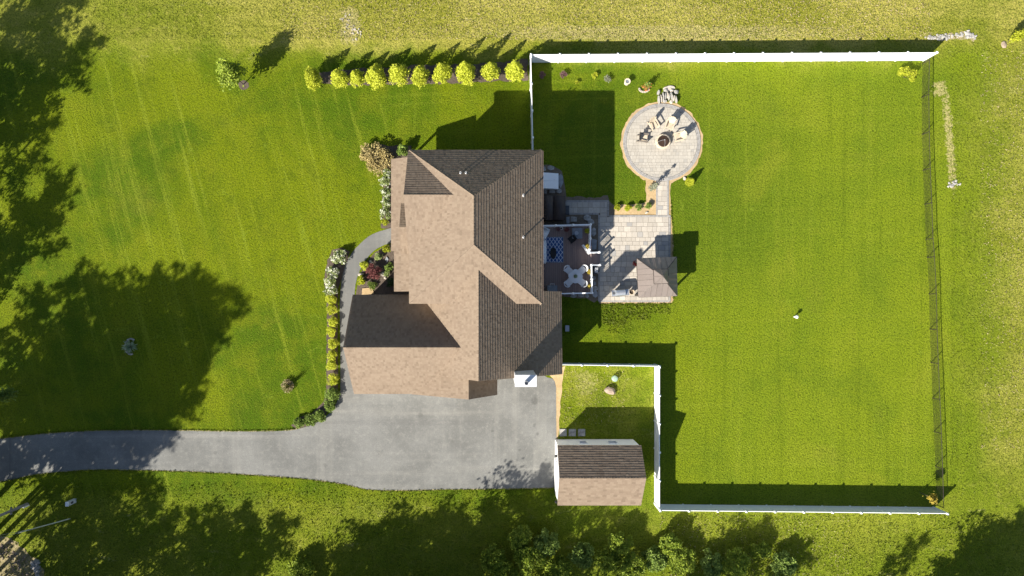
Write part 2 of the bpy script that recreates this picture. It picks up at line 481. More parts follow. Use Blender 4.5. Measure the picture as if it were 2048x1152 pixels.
_c0 = k.mix(k.orand(), (0.180, 0.130, 0.118), (0.245, 0.180, 0.164))
_c0 = k.mix(k.ramp(k.noise(k.scale(k.pos(), (30, 2, 1)), 1.0, 3.0), 0.4, 0.7, 0, 0.4), _c0, (0.30, 0.225, 0.205))
M['deck'] = k.surf(_c0, 0.6, None, 0, 0.35)
M['paver'] = pavermat("beige_pavers", (0.385, 0.350, 0.300), (0.50, 0.455, 0.39), (0.31, 0.30, 0.285))
M['paver_small'] = pavermat("beige_small_pavers", (0.385, 0.355, 0.305), (0.44, 0.41, 0.355), (0.345, 0.325, 0.29), True)
M['border'] = pavermat("grey_border_pavers", (0.29, 0.28, 0.265), (0.36, 0.345, 0.325), (0.245, 0.24, 0.23), True)
M['joint'] = soilmat("paver_joint_sand", (0.17, 0.15, 0.125), (0.23, 0.205, 0.17), (0.28, 0.25, 0.21))
M['stone'] = plain("pale_fieldstone", (0.33, 0.32, 0.30), 0.9, var=0.3, sc=4.0, bump=0.05, bsc=6.0)
M['stonew'] = plain("cream_fieldstone", (0.43, 0.39, 0.33), 0.9, var=0.2, sc=4.0, bump=0.04, bsc=6.0)
M['stoneb'] = plain("brown_boulder", (0.32, 0.25, 0.19), 0.9, var=0.25, sc=3.0, bump=0.06, bsc=5.0)
M['bluestone'] = plain("grey_bluestone", (0.27, 0.285, 0.30), 0.85, var=0.15, bump=0.01)
M['gazebo'] = None
k = Nodes("brown_metal_roof")
_c0 = k.mix(k.orand(), (0.185, 0.155, 0.140), (0.215, 0.182, 0.165))
_c0 = k.mix(k.ramp(k.noise(k.pos(), 1.2, 4.0), 0.4, 0.75, 0.0, 0.3), _c0, (0.26, 0.225, 0.205))
M['gazebo'] = k.surf(_c0, 0.42, None, 0.15, 0.5)
M['darkmetal'] = plain("dark_bronze_metal", (0.055, 0.045, 0.04), 0.5, 0.4)
M['black'] = plain("black_fabric", (0.018, 0.018, 0.02), 0.85)
M['charcoal'] = plain("charcoal_plastic", (0.06, 0.065, 0.075), 0.6)
M['slate'] = plain("slate_grey_cover", (0.17, 0.19, 0.22), 0.6)
M['steel'] = plain("brushed_steel", (0.58, 0.60, 0.62), 0.35, 0.75)
M['galv'] = plain("galvanised_steel", (0.42, 0.43, 0.44), 0.4, 0.7)
M['hottub'] = plain("brown_vinyl_cover", (0.042, 0.030, 0.028), 0.55, bump=0.01, bsc=4.0)
M['cream'] = plain("cream_plastic", (0.52, 0.44, 0.33), 0.5, var=0.05)
M['charwood'] = plain("dark_taupe_plastic", (0.17, 0.145, 0.12), 0.5)
M['rust'] = plain("rusty_mesh", (0.060, 0.036, 0.026), 0.7, 0.3, var=0.4)
M['firestone'] = plain("cream_block", (0.58, 0.50, 0.38), 0.9, var=0.15, bump=0.02)
M['cushion'] = plain("white_cushion", (0.76, 0.76, 0.76), 0.9, var=0.04)
M['clay'] = plain("terracotta", (0.36, 0.16, 0.09), 0.8)
M['tanpot'] = plain("tan_clay_pot", (0.52, 0.42, 0.30), 0.8)
M['bark'] = plain("tree_bark", (0.11, 0.085, 0.065), 0.95, var=0.4, sc=6.0, bump=0.03)
M['wood'] = plain("weathered_pole", (0.30, 0.28, 0.26), 0.9, var=0.2)
M['greenplastic'] = plain("pale_green_plastic", (0.30, 0.42, 0.33), 0.5)
M['yellowguard'] = plain("pale_guard_plastic", (0.62, 0.62, 0.44), 0.5)
M['orange'] = leafmat("orange_flowers", (0.5, 0.12, 0.03), (0.65, 0.28, 0.10), 0.2)
M['red'] = leafmat("red_flowers", (0.40, 0.03, 0.03), (0.55, 0.10, 0.06), 0.2)
M['flower'] = leafmat("white_flowers", (0.62, 0.62, 0.50), (0.80, 0.80, 0.70), 0.2, third=(0.55, 0.58, 0.38))
M['limeg'] = leafmat("fresh_green_leaf", (0.16, 0.24, 0.02), (0.42, 0.50, 0.07), 0.35)
M['gold'] = leafmat("golden_arborvitae_leaf", (0.40, 0.44, 0.025), (0.72, 0.76, 0.09), 0.38, third=(0.34, 0.39, 0.025))
M['lime'] = leafmat("lime_leaf", (0.28, 0.33, 0.015), (0.54, 0.55, 0.045), 0.35, third=(0.24, 0.30, 0.015))
M['green'] = leafmat("mid_green_leaf", (0.12, 0.19, 0.03), (0.30, 0.40, 0.085), 0.32)
M['dkgreen'] = leafmat("deep_green_leaf", (0.018, 0.045, 0.012), (0.065, 0.110, 0.030), 0.2)
M['hydra'] = leafmat("pale_hydrangea_leaf", (0.20, 0.27, 0.07), (0.44, 0.50, 0.20), 0.3)
M['tan_leaf'] = leafmat("tan_shrub_leaf", (0.30, 0.24, 0.09), (0.58, 0.47, 0.21), 0.28, third=(0.24, 0.20, 0.09))
M['maple'] = leafmat("maroon_leaf", (0.15, 0.050, 0.050), (0.30, 0.115, 0.105), 0.3)
M['pinkleaf'] = leafmat("dusky_pink_leaf", (0.16, 0.08, 0.085), (0.30, 0.17, 0.17), 0.25)
M['treeleaf'] = leafmat("shade_tree_leaf", (0.045, 0.080, 0.012), (0.120, 0.175, 0.028), 0.22)
M['brush'] = leafmat("bright_brush_leaf", (0.13, 0.20, 0.018), (0.38, 0.46, 0.05), 0.35)
M['silver'] = leafmat("grey_green_leaf", (0.17, 0.185, 0.12), (0.36, 0.37, 0.27), 0.25)
M['straw'] = leafmat("straw_grass_blade", (0.34, 0.27, 0.15), (0.55, 0.46, 0.29), 0.2)
M['bluegreen'] = leafmat("blue_green_leaf", (0.19, 0.27, 0.14), (0.40, 0.48, 0.30), 0.2)
M['yellowleaf'] = leafmat("yellow_leaf", (0.34, 0.26, 0.03), (0.58, 0.47, 0.09), 0.3)
M['tuft'] = leafmat("grass_tuft_blade", (0.11, 0.155, 0.010), (0.26, 0.29, 0.035), 0.3, big=0.15)

# ------------------------------------------------------------------ ground sheets
def sheet(name, pts, z, mat, jitter=0.0, step=None, kind='structure', label=None, cat=None, px=True):
    pp = [P(u, v, 0) if px else Vector((u, v, 0)) for (u, v) in pts]
    if step:
        q = []
        for i, a in enumerate(pp):
            b = pp[(i + 1) % len(pp)]
            n = max(1, int((b - a).length / step))
            for t in range(n):
                p = a.lerp(b, t / n)
                q.append(p + Vector((rng.uniform(-1, 1) * jitter, rng.uniform(-1, 1) * jitter, 0)))
        pp = q
    bm = bmesh.new()
    f = bm.faces.new([bm.verts.new((p.x, p.y, z)) for p in pp])
    if f.calc_area() and f.normal.z < 0: f.normal_flip()
    f.normal_update()
    if f.normal.z < 0: f.normal_flip()
    bmesh.ops.triangulate(bm, faces=bm.faces[:])
    me = bpy.data.meshes.new(name); bm.to_mesh(me); bm.free()
    me.materials.append(mat)
    o = link(name, me)
    tag(o, label, cat, None, kind)
    return o

def smooth_line(pts, n=6):
    """Catmull-Rom through the points"""
    out = []
    L = len(pts)
    for i in range(L - 1):
        p0 = pts[max(i - 1, 0)]; p1 = pts[i]; p2 = pts[i + 1]; p3 = pts[min(i + 2, L - 1)]
        for k_ in range(n):
            t = k_ / n
            out.append(tuple(0.5 * ((2 * p1[j]) + (-p0[j] + p2[j]) * t + (2 * p0[j] - 5 * p1[j] + 4 * p2[j] - p3[j]) * t * t + (-p0[j] + 3 * p1[j] - 3 * p2[j] + p3[j]) * t ** 3) for j in range(2)))
    out.append(pts[-1])
    return out

bm = MB().add([(-1600, -1600, 0), (1600, -1600, 0), (1600, 1600, 0), (-1600, 1600, 0)], [(0, 1, 2, 3)])
tag(bm.build("ground", M['grass']), kind='structure')

drive_top = smooth_line([(-700, 960), (-250, 905), (0, 878), (100, 867), (200, 862), (320, 861), (450, 863), (560, 862), (600, 857), (632, 845), (655, 830), (672, 808), (681, 780)])
walk_w = smooth_line([(681, 770), (681, 700), (680, 640), (680, 600), (683, 562), (691, 530), (704, 506), (722, 486), (746, 468), (785, 455)])
walk_e = smooth_line([(800, 482), (782, 486), (760, 494), (741, 508), (724, 532), (713, 560), (709, 590), (709, 640)])
drive_low = smooth_line([(1108, 975), (1000, 977), (900, 978), (800, 980), (735, 978), (690, 968), (620, 958), (520, 950), (400, 943), (300, 940), (200, 938), (120, 943), (60, 950), (0, 963), (-250, 1000), (-700, 1090)])
drive = drive_top + walk_w + walk_e + [(760, 660), (1000, 700), (1095, 755), (1105, 757), (1110, 763), (1112, 775), (1113, 890), (1109, 940)] + drive_low
sheet("driveway", drive, 0.016, M['asphalt'], 0.012, 0.35)
# beds and edging
def edge_strip(line, w, z, mat, name="worn_edge"):
    mb = MB(); pp = [P(u, v) for u, v in line]
    V_ = []
    for i, p in enumerate(pp):
        d = (pp[min(i + 1, len(pp) - 1)] - pp[max(i - 1, 0)]).normalized(); nn = Vector((-d.y, d.x, 0))
        V_ += [p + nn * w * rng.uniform(.1, 1.2), p - nn * w * rng.uniform(.1, 1.2)]
    V_ = [(p.x, p.y, z) for p in V_]
    mb.add(V_, [(2 * i, 2 * i + 1, 2 * i + 3, 2 * i + 2) if True else () for i in range(len(pp) - 1)])
    o = mb.build(name, mat); tag(o, kind='structure'); return o
edge_strip(smooth_line([(1108, 975), (1000, 977), (900, 978), (800, 980), (735, 978), (690, 968), (620, 958), (520, 950), (400, 943), (300, 940), (200, 938), (120, 943), (60, 950), (0, 963)], 14), 0.085, 0.012, M['dirt'])
edge_strip(smooth_line([(0, 878), (100, 867), (200, 862), (320, 861), (450, 863), (560, 862), (600, 857)], 16), 0.075, 0.012, M['dirt'])
sheet("mulch_bed", [(664, 500), (684, 496), (700, 503), (688, 540), (676, 580), (675, 640), (676, 780), (668, 808), (650, 832), (628, 848), (592, 858), (582, 852), (592, 838), (625, 825), (646, 805), (653, 780), (654, 600), (648, 560), (655, 520)], 0.008, M['mulch'], 0.05, 0.3)
sheet("mulch_bed", [(800, 486), (783, 488), (762, 496), (744, 510), (727, 533), (716, 560), (711, 592), (760, 610), (830, 610), (830, 486)], 0.008, M['mulch'], 0.05, 0.3)
sheet("mulch_bed", [(760, 290), (740, 300), (745, 330), (768, 345), (764, 400), (762, 455), (783, 457), (800, 455), (830, 340), (822, 292)], 0.008, M['mulch'], 0.08, 0.3)
sheet("mulch_bed", [(634, 146), (640, 166), (720, 171), (800, 169), (900, 167), (1056, 160), (1056, 118), (1000, 126), (860, 130), (700, 138)], 0.008, M['mulch'], 0.10, 0.3)
sheet("stone_dust_strip", [(1095, 745), (1130, 733), (1126, 760), (1121, 800), (1119, 850), (1114, 885), (1104, 905), (1104, 890), (1111, 880), (1111, 770), (1106, 758)], 0.008, M['sand'], 0.06, 0.3)
sheet("stone_dust_strip", [(1340, 604), (1347, 602), (1346, 470), (1343, 430), (1340, 372), (1346, 352), (1366, 345), (1300, 340), (1290, 350), (1292, 360), (1291, 404), (1268, 409), (1232, 410), (1228, 434), (1330, 440)], 0.006, M['sand'], 0.07, 0.3)
sheet("stone_dust_strip", [(1196, 600), (1200, 607), (1262, 606), (1345, 606), (1346, 590), (1280, 588)], 0.008, M['sand'], 0.06, 0.3)
ring = [(1323.5 + 82.5 * math.cos(a * math.pi / 45), 285 + 82.5 * math.sin(a * math.pi / 45)) for a in range(90)]
sheet("stone_dust_ring", ring, 0.010, M['sand'], 0.08, 0.25)
sheet("gravel_bed", [(1066, 330), (1100, 331), (1118, 338), (1127, 352), (1131, 372), (1134, 392), (1145, 393), (1180, 395), (1216, 392), (1220, 402), (1230, 412), (1231, 440), (1198, 440), (1199, 600), (1190, 606), (1172, 598), (1120, 592), (1066, 592)], 0.005, M['brownbed'], 0.08, 0.3)
sheet("bare_soil", [(-120, 1064), (0, 1072), (18, 1076), (36, 1090), (52, 1100), (64, 1112), (78, 1122), (86, 1140), (84, 1180), (-120, 1200)], 0.006, M['dirt'], 0.15, 0.3)
sheet("bare_soil", [(1852, 74), (1880, 71), (1905, 67), (1934, 62), (1938, 70), (1952, 74), (1946, 82), (1925, 77), (1890, 80), (1860, 81)], 0.006, M['dirt'], 0.14, 0.22)

# ------------------------------------------------------------------ geometry of planes: clipping and shingles
def clip(poly, axis, val, keep_above):
    out = []
    n = len(poly)
    for i in range(n):
        a = poly[i]; b = poly[(i + 1) % n]
        da = (a[axis] - val) * (1 if keep_above else -1)
        db = (b[axis] - val) * (1 if keep_above else -1)
        if da >= 0: out.append(a)
        if (da > 0 and db < 0) or (da < 0 and db > 0):
            t = da / (da - db)
            out.append((a[0] + (b[0] - a[0]) * t, a[1] + (b[1] - a[1]) * t))
    return out

def frame_of(pts):
    p0 = Vector(pts[0])
    n = Vector((0, 0, 0))
    for i in range(len(pts)):
        n += Vector(pts[i]).cross(Vector(pts[(i + 1) % len(pts)]))
    n.normalize()
    if n.z < 0:
        n = -n
    u = Vector((0, 0, 1)).cross(n).normalized()
    v = n.cross(u).normalized()      # up the slope
    return p0, n, u, v

def shingle(mb, pts, expo=0.235, tab=0.15, thick=0.022):
    p0, n, u, v = frame_of(pts)
    q = [((Vector(p) - p0).dot(u), (Vector(p) - p0).dot(v)) for p in pts]
    lo = min(b for a, b in q); hi = max(b for a, b in q)
    r = random.Random(len(mb.v) + 11)
    i = 0
    b0 = lo - 0.02
    while b0 < hi:
        b1 = b0 + expo
        band = clip(clip(q, 1, max(b0, lo), True), 1, min(b1, hi), False)
        if len(band) >= 3:
            ulo = min(a for a, b in band); uhi = max(a for a, b in band)
            a0 = ulo - r.uniform(0, tab)
            while a0 < uhi:
                a1 = a0 + tab * r.choice((0.7, 1.0, 1.0, 1.3))
                c = clip(clip(band, 0, a0, True), 0, a1, False)
                if len(c) >= 3:
                    th = thick * r.uniform(0.75, 1.15)
                    top = []
                    for (a, b) in c:
                        h = 0.004 + th * (1 - (b - b0) / expo)
                        top.append(p0 + u * a + v * b + n * h)
                    A = sum(c[j][0] * c[(j + 1) % len(c)][1] - c[(j + 1) % len(c)][0] * c[j][1] for j in range(len(c)))
                    m = len(c)
                    V_ = top + [p0 + u * a + v * b - n * 0.004 for (a, b) in c]
                    order = list(range(m)) if A > 0 else list(range(m - 1, -1, -1))
                    Fc = [tuple(order)]
                    for j in range(m):
                        k2 = (j + 1) % m
                        low = abs(c[j][1] - max(b0, lo)) < 1e-4 and abs(c[k2][1] - max(b0, lo)) < 1e-4
                        if low:
                            Fc.append((j, m + j, m + k2, k2) if A > 0 else (k2, m + k2, m + j, j))
                    mb.add(V_, Fc)
                a0 = a1
        b0 = b1
        i += 1

def underlay(mb, pts, th=0.2):
    n = len(pts)
    p0, nn, u, v = frame_of(pts)
    q = [((Vector(p) - p0).dot(u), (Vector(p) - p0).dot(v)) for p in pts]
    A = sum(q[j][0] * q[(j + 1) % n][1] - q[(j + 1) % n][0] * q[j][1] for j in range(n))
    if A < 0: pts = list(reversed(pts))
    V_ = [Vector(p) - nn * 0.006 for p in pts] + [Vector(p) - Vector((0, 0, th)) for p in pts]
    Fc = [tuple(range(n)), tuple(range(2 * n - 1, n - 1, -1))]
    for i in range(n):
        j = (i + 1) % n
        Fc.append((j, i, n + i, n + j))
    mb.add(V_, Fc)

def ridge_caps(mb, a, b, w=0.15, step=0.24, drop=0.10):
    a = Vector(a); b = Vector(b)
    d = (b - a); L = d.length; d.normalize()
    side = d.cross(Vector((0, 0, 1))).normalized()
    n = max(1, int(L / step))
    for i in range(n):
        p = a + d * (L * i / n); q = a + d * (L * (i + 1) / n * 1.0)
        up = Vector((0, 0, 0.045 + rng.uniform(0, 0.012))); up2 = Vector((0, 0, 0.025))
        dn = Vector((0, 0, -drop))
        mb.add([p + up, q + up2, q + side * w + dn, p + side * w + dn, q - side * w + dn, p - side * w + dn],
               [(0, 1, 2, 3), (1, 0, 5, 4)])

# ------------------------------------------------------------------ the house
house = thing("house", "large house with brown shingled hip and gable roofs beside the driveway", "house")

ZE, ZR = 6.6, 10.25
mx0, mx1, my0, my1 = 838, 1073, 336, 608
rx, ry0, ry1 = 955, 431, 511.5
NW, NE, SE, SW = T(mx0, my0, ZE), T(mx1, my0, ZE), T(mx1, my1, ZE), T(mx0, my1, ZE)
RN, RS = T(rx, ry0, ZR), T(rx, ry1, ZR)
facets = []
facets += [[NW, SW, RS, RN], [SE, NE, RN, RS], [NE, NW, RN], [SW, SE, RS]]
caps = [(NW, RN), (NE, RN), (SE, RS), (RN, RS)]
# front gable
GZ = 9.15; gy, gx0, gx1 = 425, 836, 922
G0, G1 = T(gx0, gy, GZ), T(gx1, gy, GZ)
facets += [[T(gx0, 337.5, ZE + 0.01), G0, G1, T(841, 338, ZE + 0.06)], [G0, T(gx0, 514, ZE), T(841, 514, ZE + 0.05), G1]]
caps += [(G0, G1)]
# porch roof along the front
facets += [[T(795, 336, 3.5), T(846, 336, 4.55), T(846, 509, 4.55), T(795, 509, 3.5)],
           [T(800.5, 509, 3.5), T(846, 509, 4.5), T(846, 585, 4.5), T(800.5, 585, 3.5)]]
# little gable over the porch steps
facets += [[T(816.5, 423, 4.5), T(817, 469.5, 5.6), T(842, 469.5, 5.6), T(842, 423, 4.5)],
           [T(817, 469.5, 5.6), T(816.5, 516, 4.5), T(842, 516, 4.5), T(842, 469.5, 5.6)]]
# long wing behind the garage
WZ, wx = 8.75, 962
W0, W1 = T(wx, 545, WZ), T(wx, 740, WZ)
wl = 838
zl = WZ - (wx - wl) * S * 1.15
facets += [[W0, T(wl, 598, zl), T(wl, 740, zl), W1],
           [T(1116, 740, 3.7), T(1113.6, 585, 3.7), T(1080, 585, 3.7 + (1114 - 1080) * S * 0.775), T(wx, 545, WZ), W1]]
caps += [(T(wx, 549, WZ), W1)]
# garage
AZ, ay = 7.2, 685
A0, A1 = T(724, ay, AZ), T(930, ay, AZ)
facets += [[T(721, 591, 3.2), A0, A1, T(862, 591, 3.2)], [A0, T(723.5, 778, 3.2), T(944, 778, 3.2), A1]]
caps += [(A0, T(922, ay, AZ))]
# small gable over the end bay
Q0, Q1 = T(943, 779, 6.3), T(943, 706, 6.3)
facets += [[Q0, Q1, T(832, 779, 3.17)], [T(994, 779, 3.55), T(994, 728, 3.55), Q1, Q0]]
caps += [(Q0, T(943, 740, 6.3))]

ub, sb, cb = MB(), MB(), MB()
for f in facets:
    underlay(ub, f)
    shingle(sb, f)
for a, b in caps:
    ridge_caps(cb, a, b)
roof = ub.build("roof", M['underlay'], house)
tag(sb.build("shingles", M['shingle'], roof), kind='stuff')
tag(cb.build("ridge_shingles", M['shingle'], roof), kind='stuff')

wb = MB()
wb.prism([T(848, 346), T(1064, 346), T(1064, 598), T(848, 598)], 0, ZE - 0.15)
wb.prism([T(975, 580), T(1106, 592), T(1108, 734), T(975, 734)], 0, 3.75)
wb.prism([T(731, 600), T(965, 600), T(965, 770), T(731, 770)], 0, 3.15)
wb.prism([T(842, 420), T(850, 420), T(850, 436), T(842, 436)], ZE - 0.3, GZ - 0.6)
wb.build("wall", M['siding'], house)
def gable_wall(pts):
    g = MB(); n = len(pts) // 2
    g.add(pts, [tuple(range(n - 1, -1, -1)), tuple(range(n, 2 * n))] + [(i, (i + 1) % n, n + (i + 1) % n, n + i) for i in range(n)])
    return g
def gw(prof, off):
    return [Vector(p) for p in prof] + [Vector(p) + Vector(off) for p in prof]
gable_wall(gw([T(731, 600, 3.1), T(731, 770, 3.1), T(731, 685, AZ - 0.35)], (0.2, 0, 0))).build("gable_wall", M['siding'], house)
gable_wall(gw([T(872, 734, 3.1), T(1108, 734, 3.6), T(962, 734, WZ - 0.35)], (0, 0.2, 0))).build("gable_wall", M['siding'], house)
gable_wall(gw([T(842, 346, ZE - 0.2), T(842, 506, ZE - 0.2), T(842, 426, GZ - 0.35)], (0.2, 0, 0))).build("gable_wall", M['siding'], house)
gable_wall(gw([T(850, 770, 3.1), T(988, 770, 3.3), T(943, 770, 5.95)], (0, 0.2, 0))).build("gable_wall", M['siding'], house)

# windows and doors on the walls
def wall_window(c, w, h, axis, s):
    """axis 'x': wall faces +-x (s); frame with two panes"""
    fr, pn = MB(), MB()
    d = 0.09
    def B(mb, du, dz, su, sz, dep, off):
        if axis == 'x': mb.box((c[0] + s * off, c[1] + du, c[2] + dz), (dep, su, sz))
        else: mb.box((c[0] + du, c[1] + s * off, c[2] + dz), (su, dep, sz))
    for du in (-w / 2, w / 2): B(fr, du, 0, 0.09, h + 0.09, d, 0.045)
    for dz in (-h / 2, 0, h / 2): B(fr, 0, dz, w - 0.092, 0.09 if dz else 0.05, d, 0.045)
    B(pn, 0, 0, w - 0.1, h - 0.1, 0.03, 0.02)
    f = fr.build("window", M['white'], house)
    pn.build("pane", M['glass'], f)
ex = T(1064, 0).x; wxx = T(848, 0).x
for yy in (380, 430, 480, 540): wall_window((ex, T(0, yy).y, 5.0), 1.0, 1.4, 'x', 1)
for yy in (375, 425, 540): wall_window((ex, T(0, yy).y, 2.0), 1.0, 1.4, 'x', 1)
for xx in (890, 955, 1020):
    wall_window((T(xx, 0).x, T(0, 346).y, 5.0), 0.9, 1.4, 'y', 1)
    wall_window((T(xx, 0).x, T(0, 346).y, 2.0), 0.9, 1.4, 'y', 1)
for yy in (395, 455, 545): wall_window((wxx, T(0, yy).y, 2.0), 1.1, 1.5, 'x', -1)
for yy in (640, 700): wall_window((T(1108, 0).x - 0.02, T(0, yy).y, 2.0), 1.0, 1.3, 'x', 1)
d_ = MB(); d_.box((wxx - 0.05, T(0, 470).y, 1.25), (0.1, 1.0, 2.1)); fd = d_.build("front_door", M['clay'], house)
MB().box((wxx - 0.13, T(0, 470).y - 0.38, 1.2), (0.05, 0.05, 0.12)).build("handle", M['steel'], fd)
for xx in (775, 835, 905):
    g = MB()
    for i in range(4): g.box((T(xx, 0).x, T(0, 770).y - 0.04, 0.31 + i * 0.58), (2.3, 0.07, 0.56))
    g.build("garage_door", M['white'], house)
# porch posts, gutters, downspout
for yy in (338, 394, 440, 500):
    MB().box((T(800, 0).x, T(0, yy).y, 1.72), (0.16, 0.16, 3.44)).build("porch_post", M['white'], house)
MB().prism([T(798, 338), T(846, 338), T(846, 505), T(798, 505)], 0.0, 0.35).build("porch_floor", M['bluestone'], house)
# vents on the roof
for (u, v, z, h) in ((921, 346, 8.75, 0.45), (932, 346, 8.75, 0.45), (1046, 392, 7.6, 0.55), (1046, 475, 7.6, 0.55)):
    p = P(u, v, z)
    if u > 1000:      # on the east slope
        zz = ZE + (T(mx1, 0).x - p.x) * ((ZR - ZE) / ((mx1 - rx) * S))
    else:
        zz = ZE + (T(0, my0).y - p.y) * ((ZR - ZE) / ((ry0 - my0) * S))
    o = MB().lathe([(0.09, -0.12), (0.085, 0.03), (0.06, 0.05), (0.06, h), (0.045, h), (0.045, h - 0.2)], (p.x, p.y, zz), 12).build("vent_pipe", M['whitemetal'], house)
# chimney with a painted metal cap
ch = MB().prism([T(1024, 728), T(1059, 728), T(1059, 746.5), T(1024, 746.5)], 0, 9.62).build("chimney", M['whitemetal'], house)
cp = MB()
cc = T(1041.3, 737.2)
cw, cd = 1.54, 0.84
cp.box((cc.x, cc.y, 9.66), (cw, cd, 0.10))
cp.add([(cc.x - cw / 2, cc.y - cd / 2, 9.712), (cc.x + cw / 2, cc.y - cd / 2, 9.712), (cc.x + cw / 2, cc.y + cd / 2, 9.712), (cc.x - cw / 2, cc.y + cd / 2, 9.712), (cc.x, cc.y - 0.02, 9.80)],
       [(0, 1, 4), (1, 2, 4), (2, 3, 4), (3, 0, 4)])
cp.build("chimney_cap", M['whitemetal'], ch)
MB().lathe([(0.15, 9.74), (0.15, 10.32), (0.115, 10.32), (0.115, 10.0)], (cc.x + 0.02, cc.y - 0.1, 0), 20).build("flue_pipe", M['galv'], ch)
gb = MB()
gb.bar(T(1074.5, 337, ZE - 0.08), T(1074.5, 606, ZE - 0.08), 0.11, 0.1)
gb.build("gutter", M['underlay'], house)

# ------------------------------------------------------------------ shed
shed = thing("shed", "small white shed with a brown shingled gable roof at the driveway end", "shed")
sz_e, sz_r = 2.7, 4.4
sx0, sx1 = 1109, 1269.5
b_n, b_r, b_s = 878, 930.5, 992
f1 = [T(sx0, b_n, sz_e), T(sx0, b_r, sz_r), T(sx1, b_r, sz_r), T(sx1 - 0.5, b_n, sz_e)]
f2 = [T(sx0, b_r, sz_r), T(sx0, b_s, sz_e), T(sx1 - 1, b_s, sz_e), T(sx1, b_r, sz_r)]
ub, sb, cb = MB(), MB(), MB()
for f in (f1, f2):
    underlay(ub, f, 0.14); shingle(sb, f, 0.21, 0.32, 0.03)
ridge_caps(cb, f1[1], f1[2])
ro = ub.build("roof", M['underlay'], shed)
tag(sb.build("shingles", M['shingle'], ro), kind='stuff')
tag(cb.build("ridge_shingles", M['shingle'], ro), kind='stuff')
prof = [T(1110, 878.5, 0), T(1110, 986, 0), T(1110, 986, 2.62), T(1110, 930.5, 4.2), T(1110, 878.5, 2.53)]
L_ = T(1266, 0).x - T(1110, 0).x
gable_wall(gw(prof, (L_, 0, 0))).build("wall", M['white'], shed)
for uu, ww in ((1166, 0.62), (1225, 0.72)):
    p = P(uu, 882.5, 1.5)
    ny = T(0, 878.5).y
    fr = MB()
    for dx in (-ww / 2, ww / 2): fr.box((p.x, 0, 0), (0.001, 0.001, 0.001)) if False else fr.box((p.x + dx, ny + 0.03, 1.5), (0.07, 0.06, 0.85))
    for dz in (-0.42, 0.0, 0.42): fr.box((p.x, ny + 0.03, 1.5 + dz), (ww - 0.072, 0.06, 0.07))
    w_ = fr.build("window", M['white'], shed)
    MB().box((p.x, ny + 0.012, 1.5), (ww - 0.08, 0.02, 0.78)).build("pane", M['glass'], w_)
gd = MB()
wx_ = T(1110, 0).x
for i in range(4): gd.box((wx_ - 0.03, T(0, 945).y, 0.28 + i * 0.53), (0.06, 2.6, 0.51))
gdo = gd.build("garage_door", M['white'], shed)
for yy in (901, 989):
    p = T(1108, yy)
    MB().lathe([(0.05, 2.0), (0.10, 2.05), (0.10, 2.3), (0.05, 2.36)], (wx_ - 0.1, T(0, yy).y, 0), 10).build("lantern", M['black'], shed)
hr = thing("hose_reel", "pale coiled hose hung on the end wall of the white shed", "hose", T(1272, 968))
MB().lathe([(0.33, -0.1), (0.38, 0.0), (0.33, 0.1), (0.22, 0.1), (0.18, 0.0), (0.22, -0.1)], (0, 0, 0), 20).build("coil", M['cushion'], hr, True)
hr.rotation_euler = (0, R(90), 0); hr.location.z = 0.9; hr.location.x = T(1266, 0).x + 0.13
MB().box((0, 0, -0.11), (0.12, 0.12, 0.04)).build("bracket", M['steel'], hr)

# ------------------------------------------------------------------ white vinyl fences
def panel_mesh(L, h):
    mb = MB()
    n = 14; w = (L - 0.11) / n
    for i in range(n):
        mb.box((0.055 + w * (i + 0.5), 0, 0.10 + h / 2), (w - 0.008, 0.032, h))
    mb.box((L / 2, 0, 0.10 + h / 2), (L - 0.11, 0.018, h - 0.01))
    return mb.mesh("panel", M['white'])
_pm = MB().box((0, 0, 0.92), (0.127, 0.127, 1.84)).mesh("post", M['white'])
_cm = MB().box((0, 0, 1.865), (0.165, 0.165, 0.05)).box((0, 0, 1.925), (0.165, 0.165, 0.07), taper=0.15).mesh("post_cap", M['white'])
def fence(label, p0, p1, nb, gates=(), group="white vinyl fence runs around the back yard"):
    a = P(*p0); b = P(*p1)
    d = b - a; ang = math.atan2(d.y, d.x); L = d.length
    root = thing("vinyl_fence", label, "fence", a, ang, group)
    w = L / nb
    pm = panel_mesh(w, 1.60)
    rt = MB().box((w / 2, 0, 1.735), (w - 0.13, 0.05, 0.09)).mesh("top_rail", M['white'])
    rb = MB().box((w / 2, 0, 0.07), (w - 0.13, 0.045, 0.08)).mesh("bottom_rail", M['white'])
    for i in range(nb + 1):
        po = link("post", _pm, root, (i * w, 0, 0))
        link("post_cap", _cm, po)
        if i < nb:
            nm = "gate_leaf" if i in gates else "panel"
            po2 = link(nm, pm, root, (i * w, 0.0, 0))
            link("top_rail", rt, root, (i * w, 0, 0))
            link("bottom_rail", rb, root, (i * w, 0, 0))
    return root
fence("long white vinyl fence along the field, its inner face in sun", (1060, 125), (1846, 121), 14)
fence("short white vinyl fence joining the house to the long back fence", (1059.4, 129), (1064.5, 338), 4)
fence("white vinyl fence past the shed, running along the back yard's shaded strip", (1309, 730.5), (1309, 1006), 5)
fence("white vinyl fence with shaded inner face below the back lawn", (1310, 1008.5), (1866.5, 1014.5), 10)
fence("short white vinyl fence with a gate between house corner and shed yard", (1108, 726), (1308.5, 729), 4, gates=(1,))

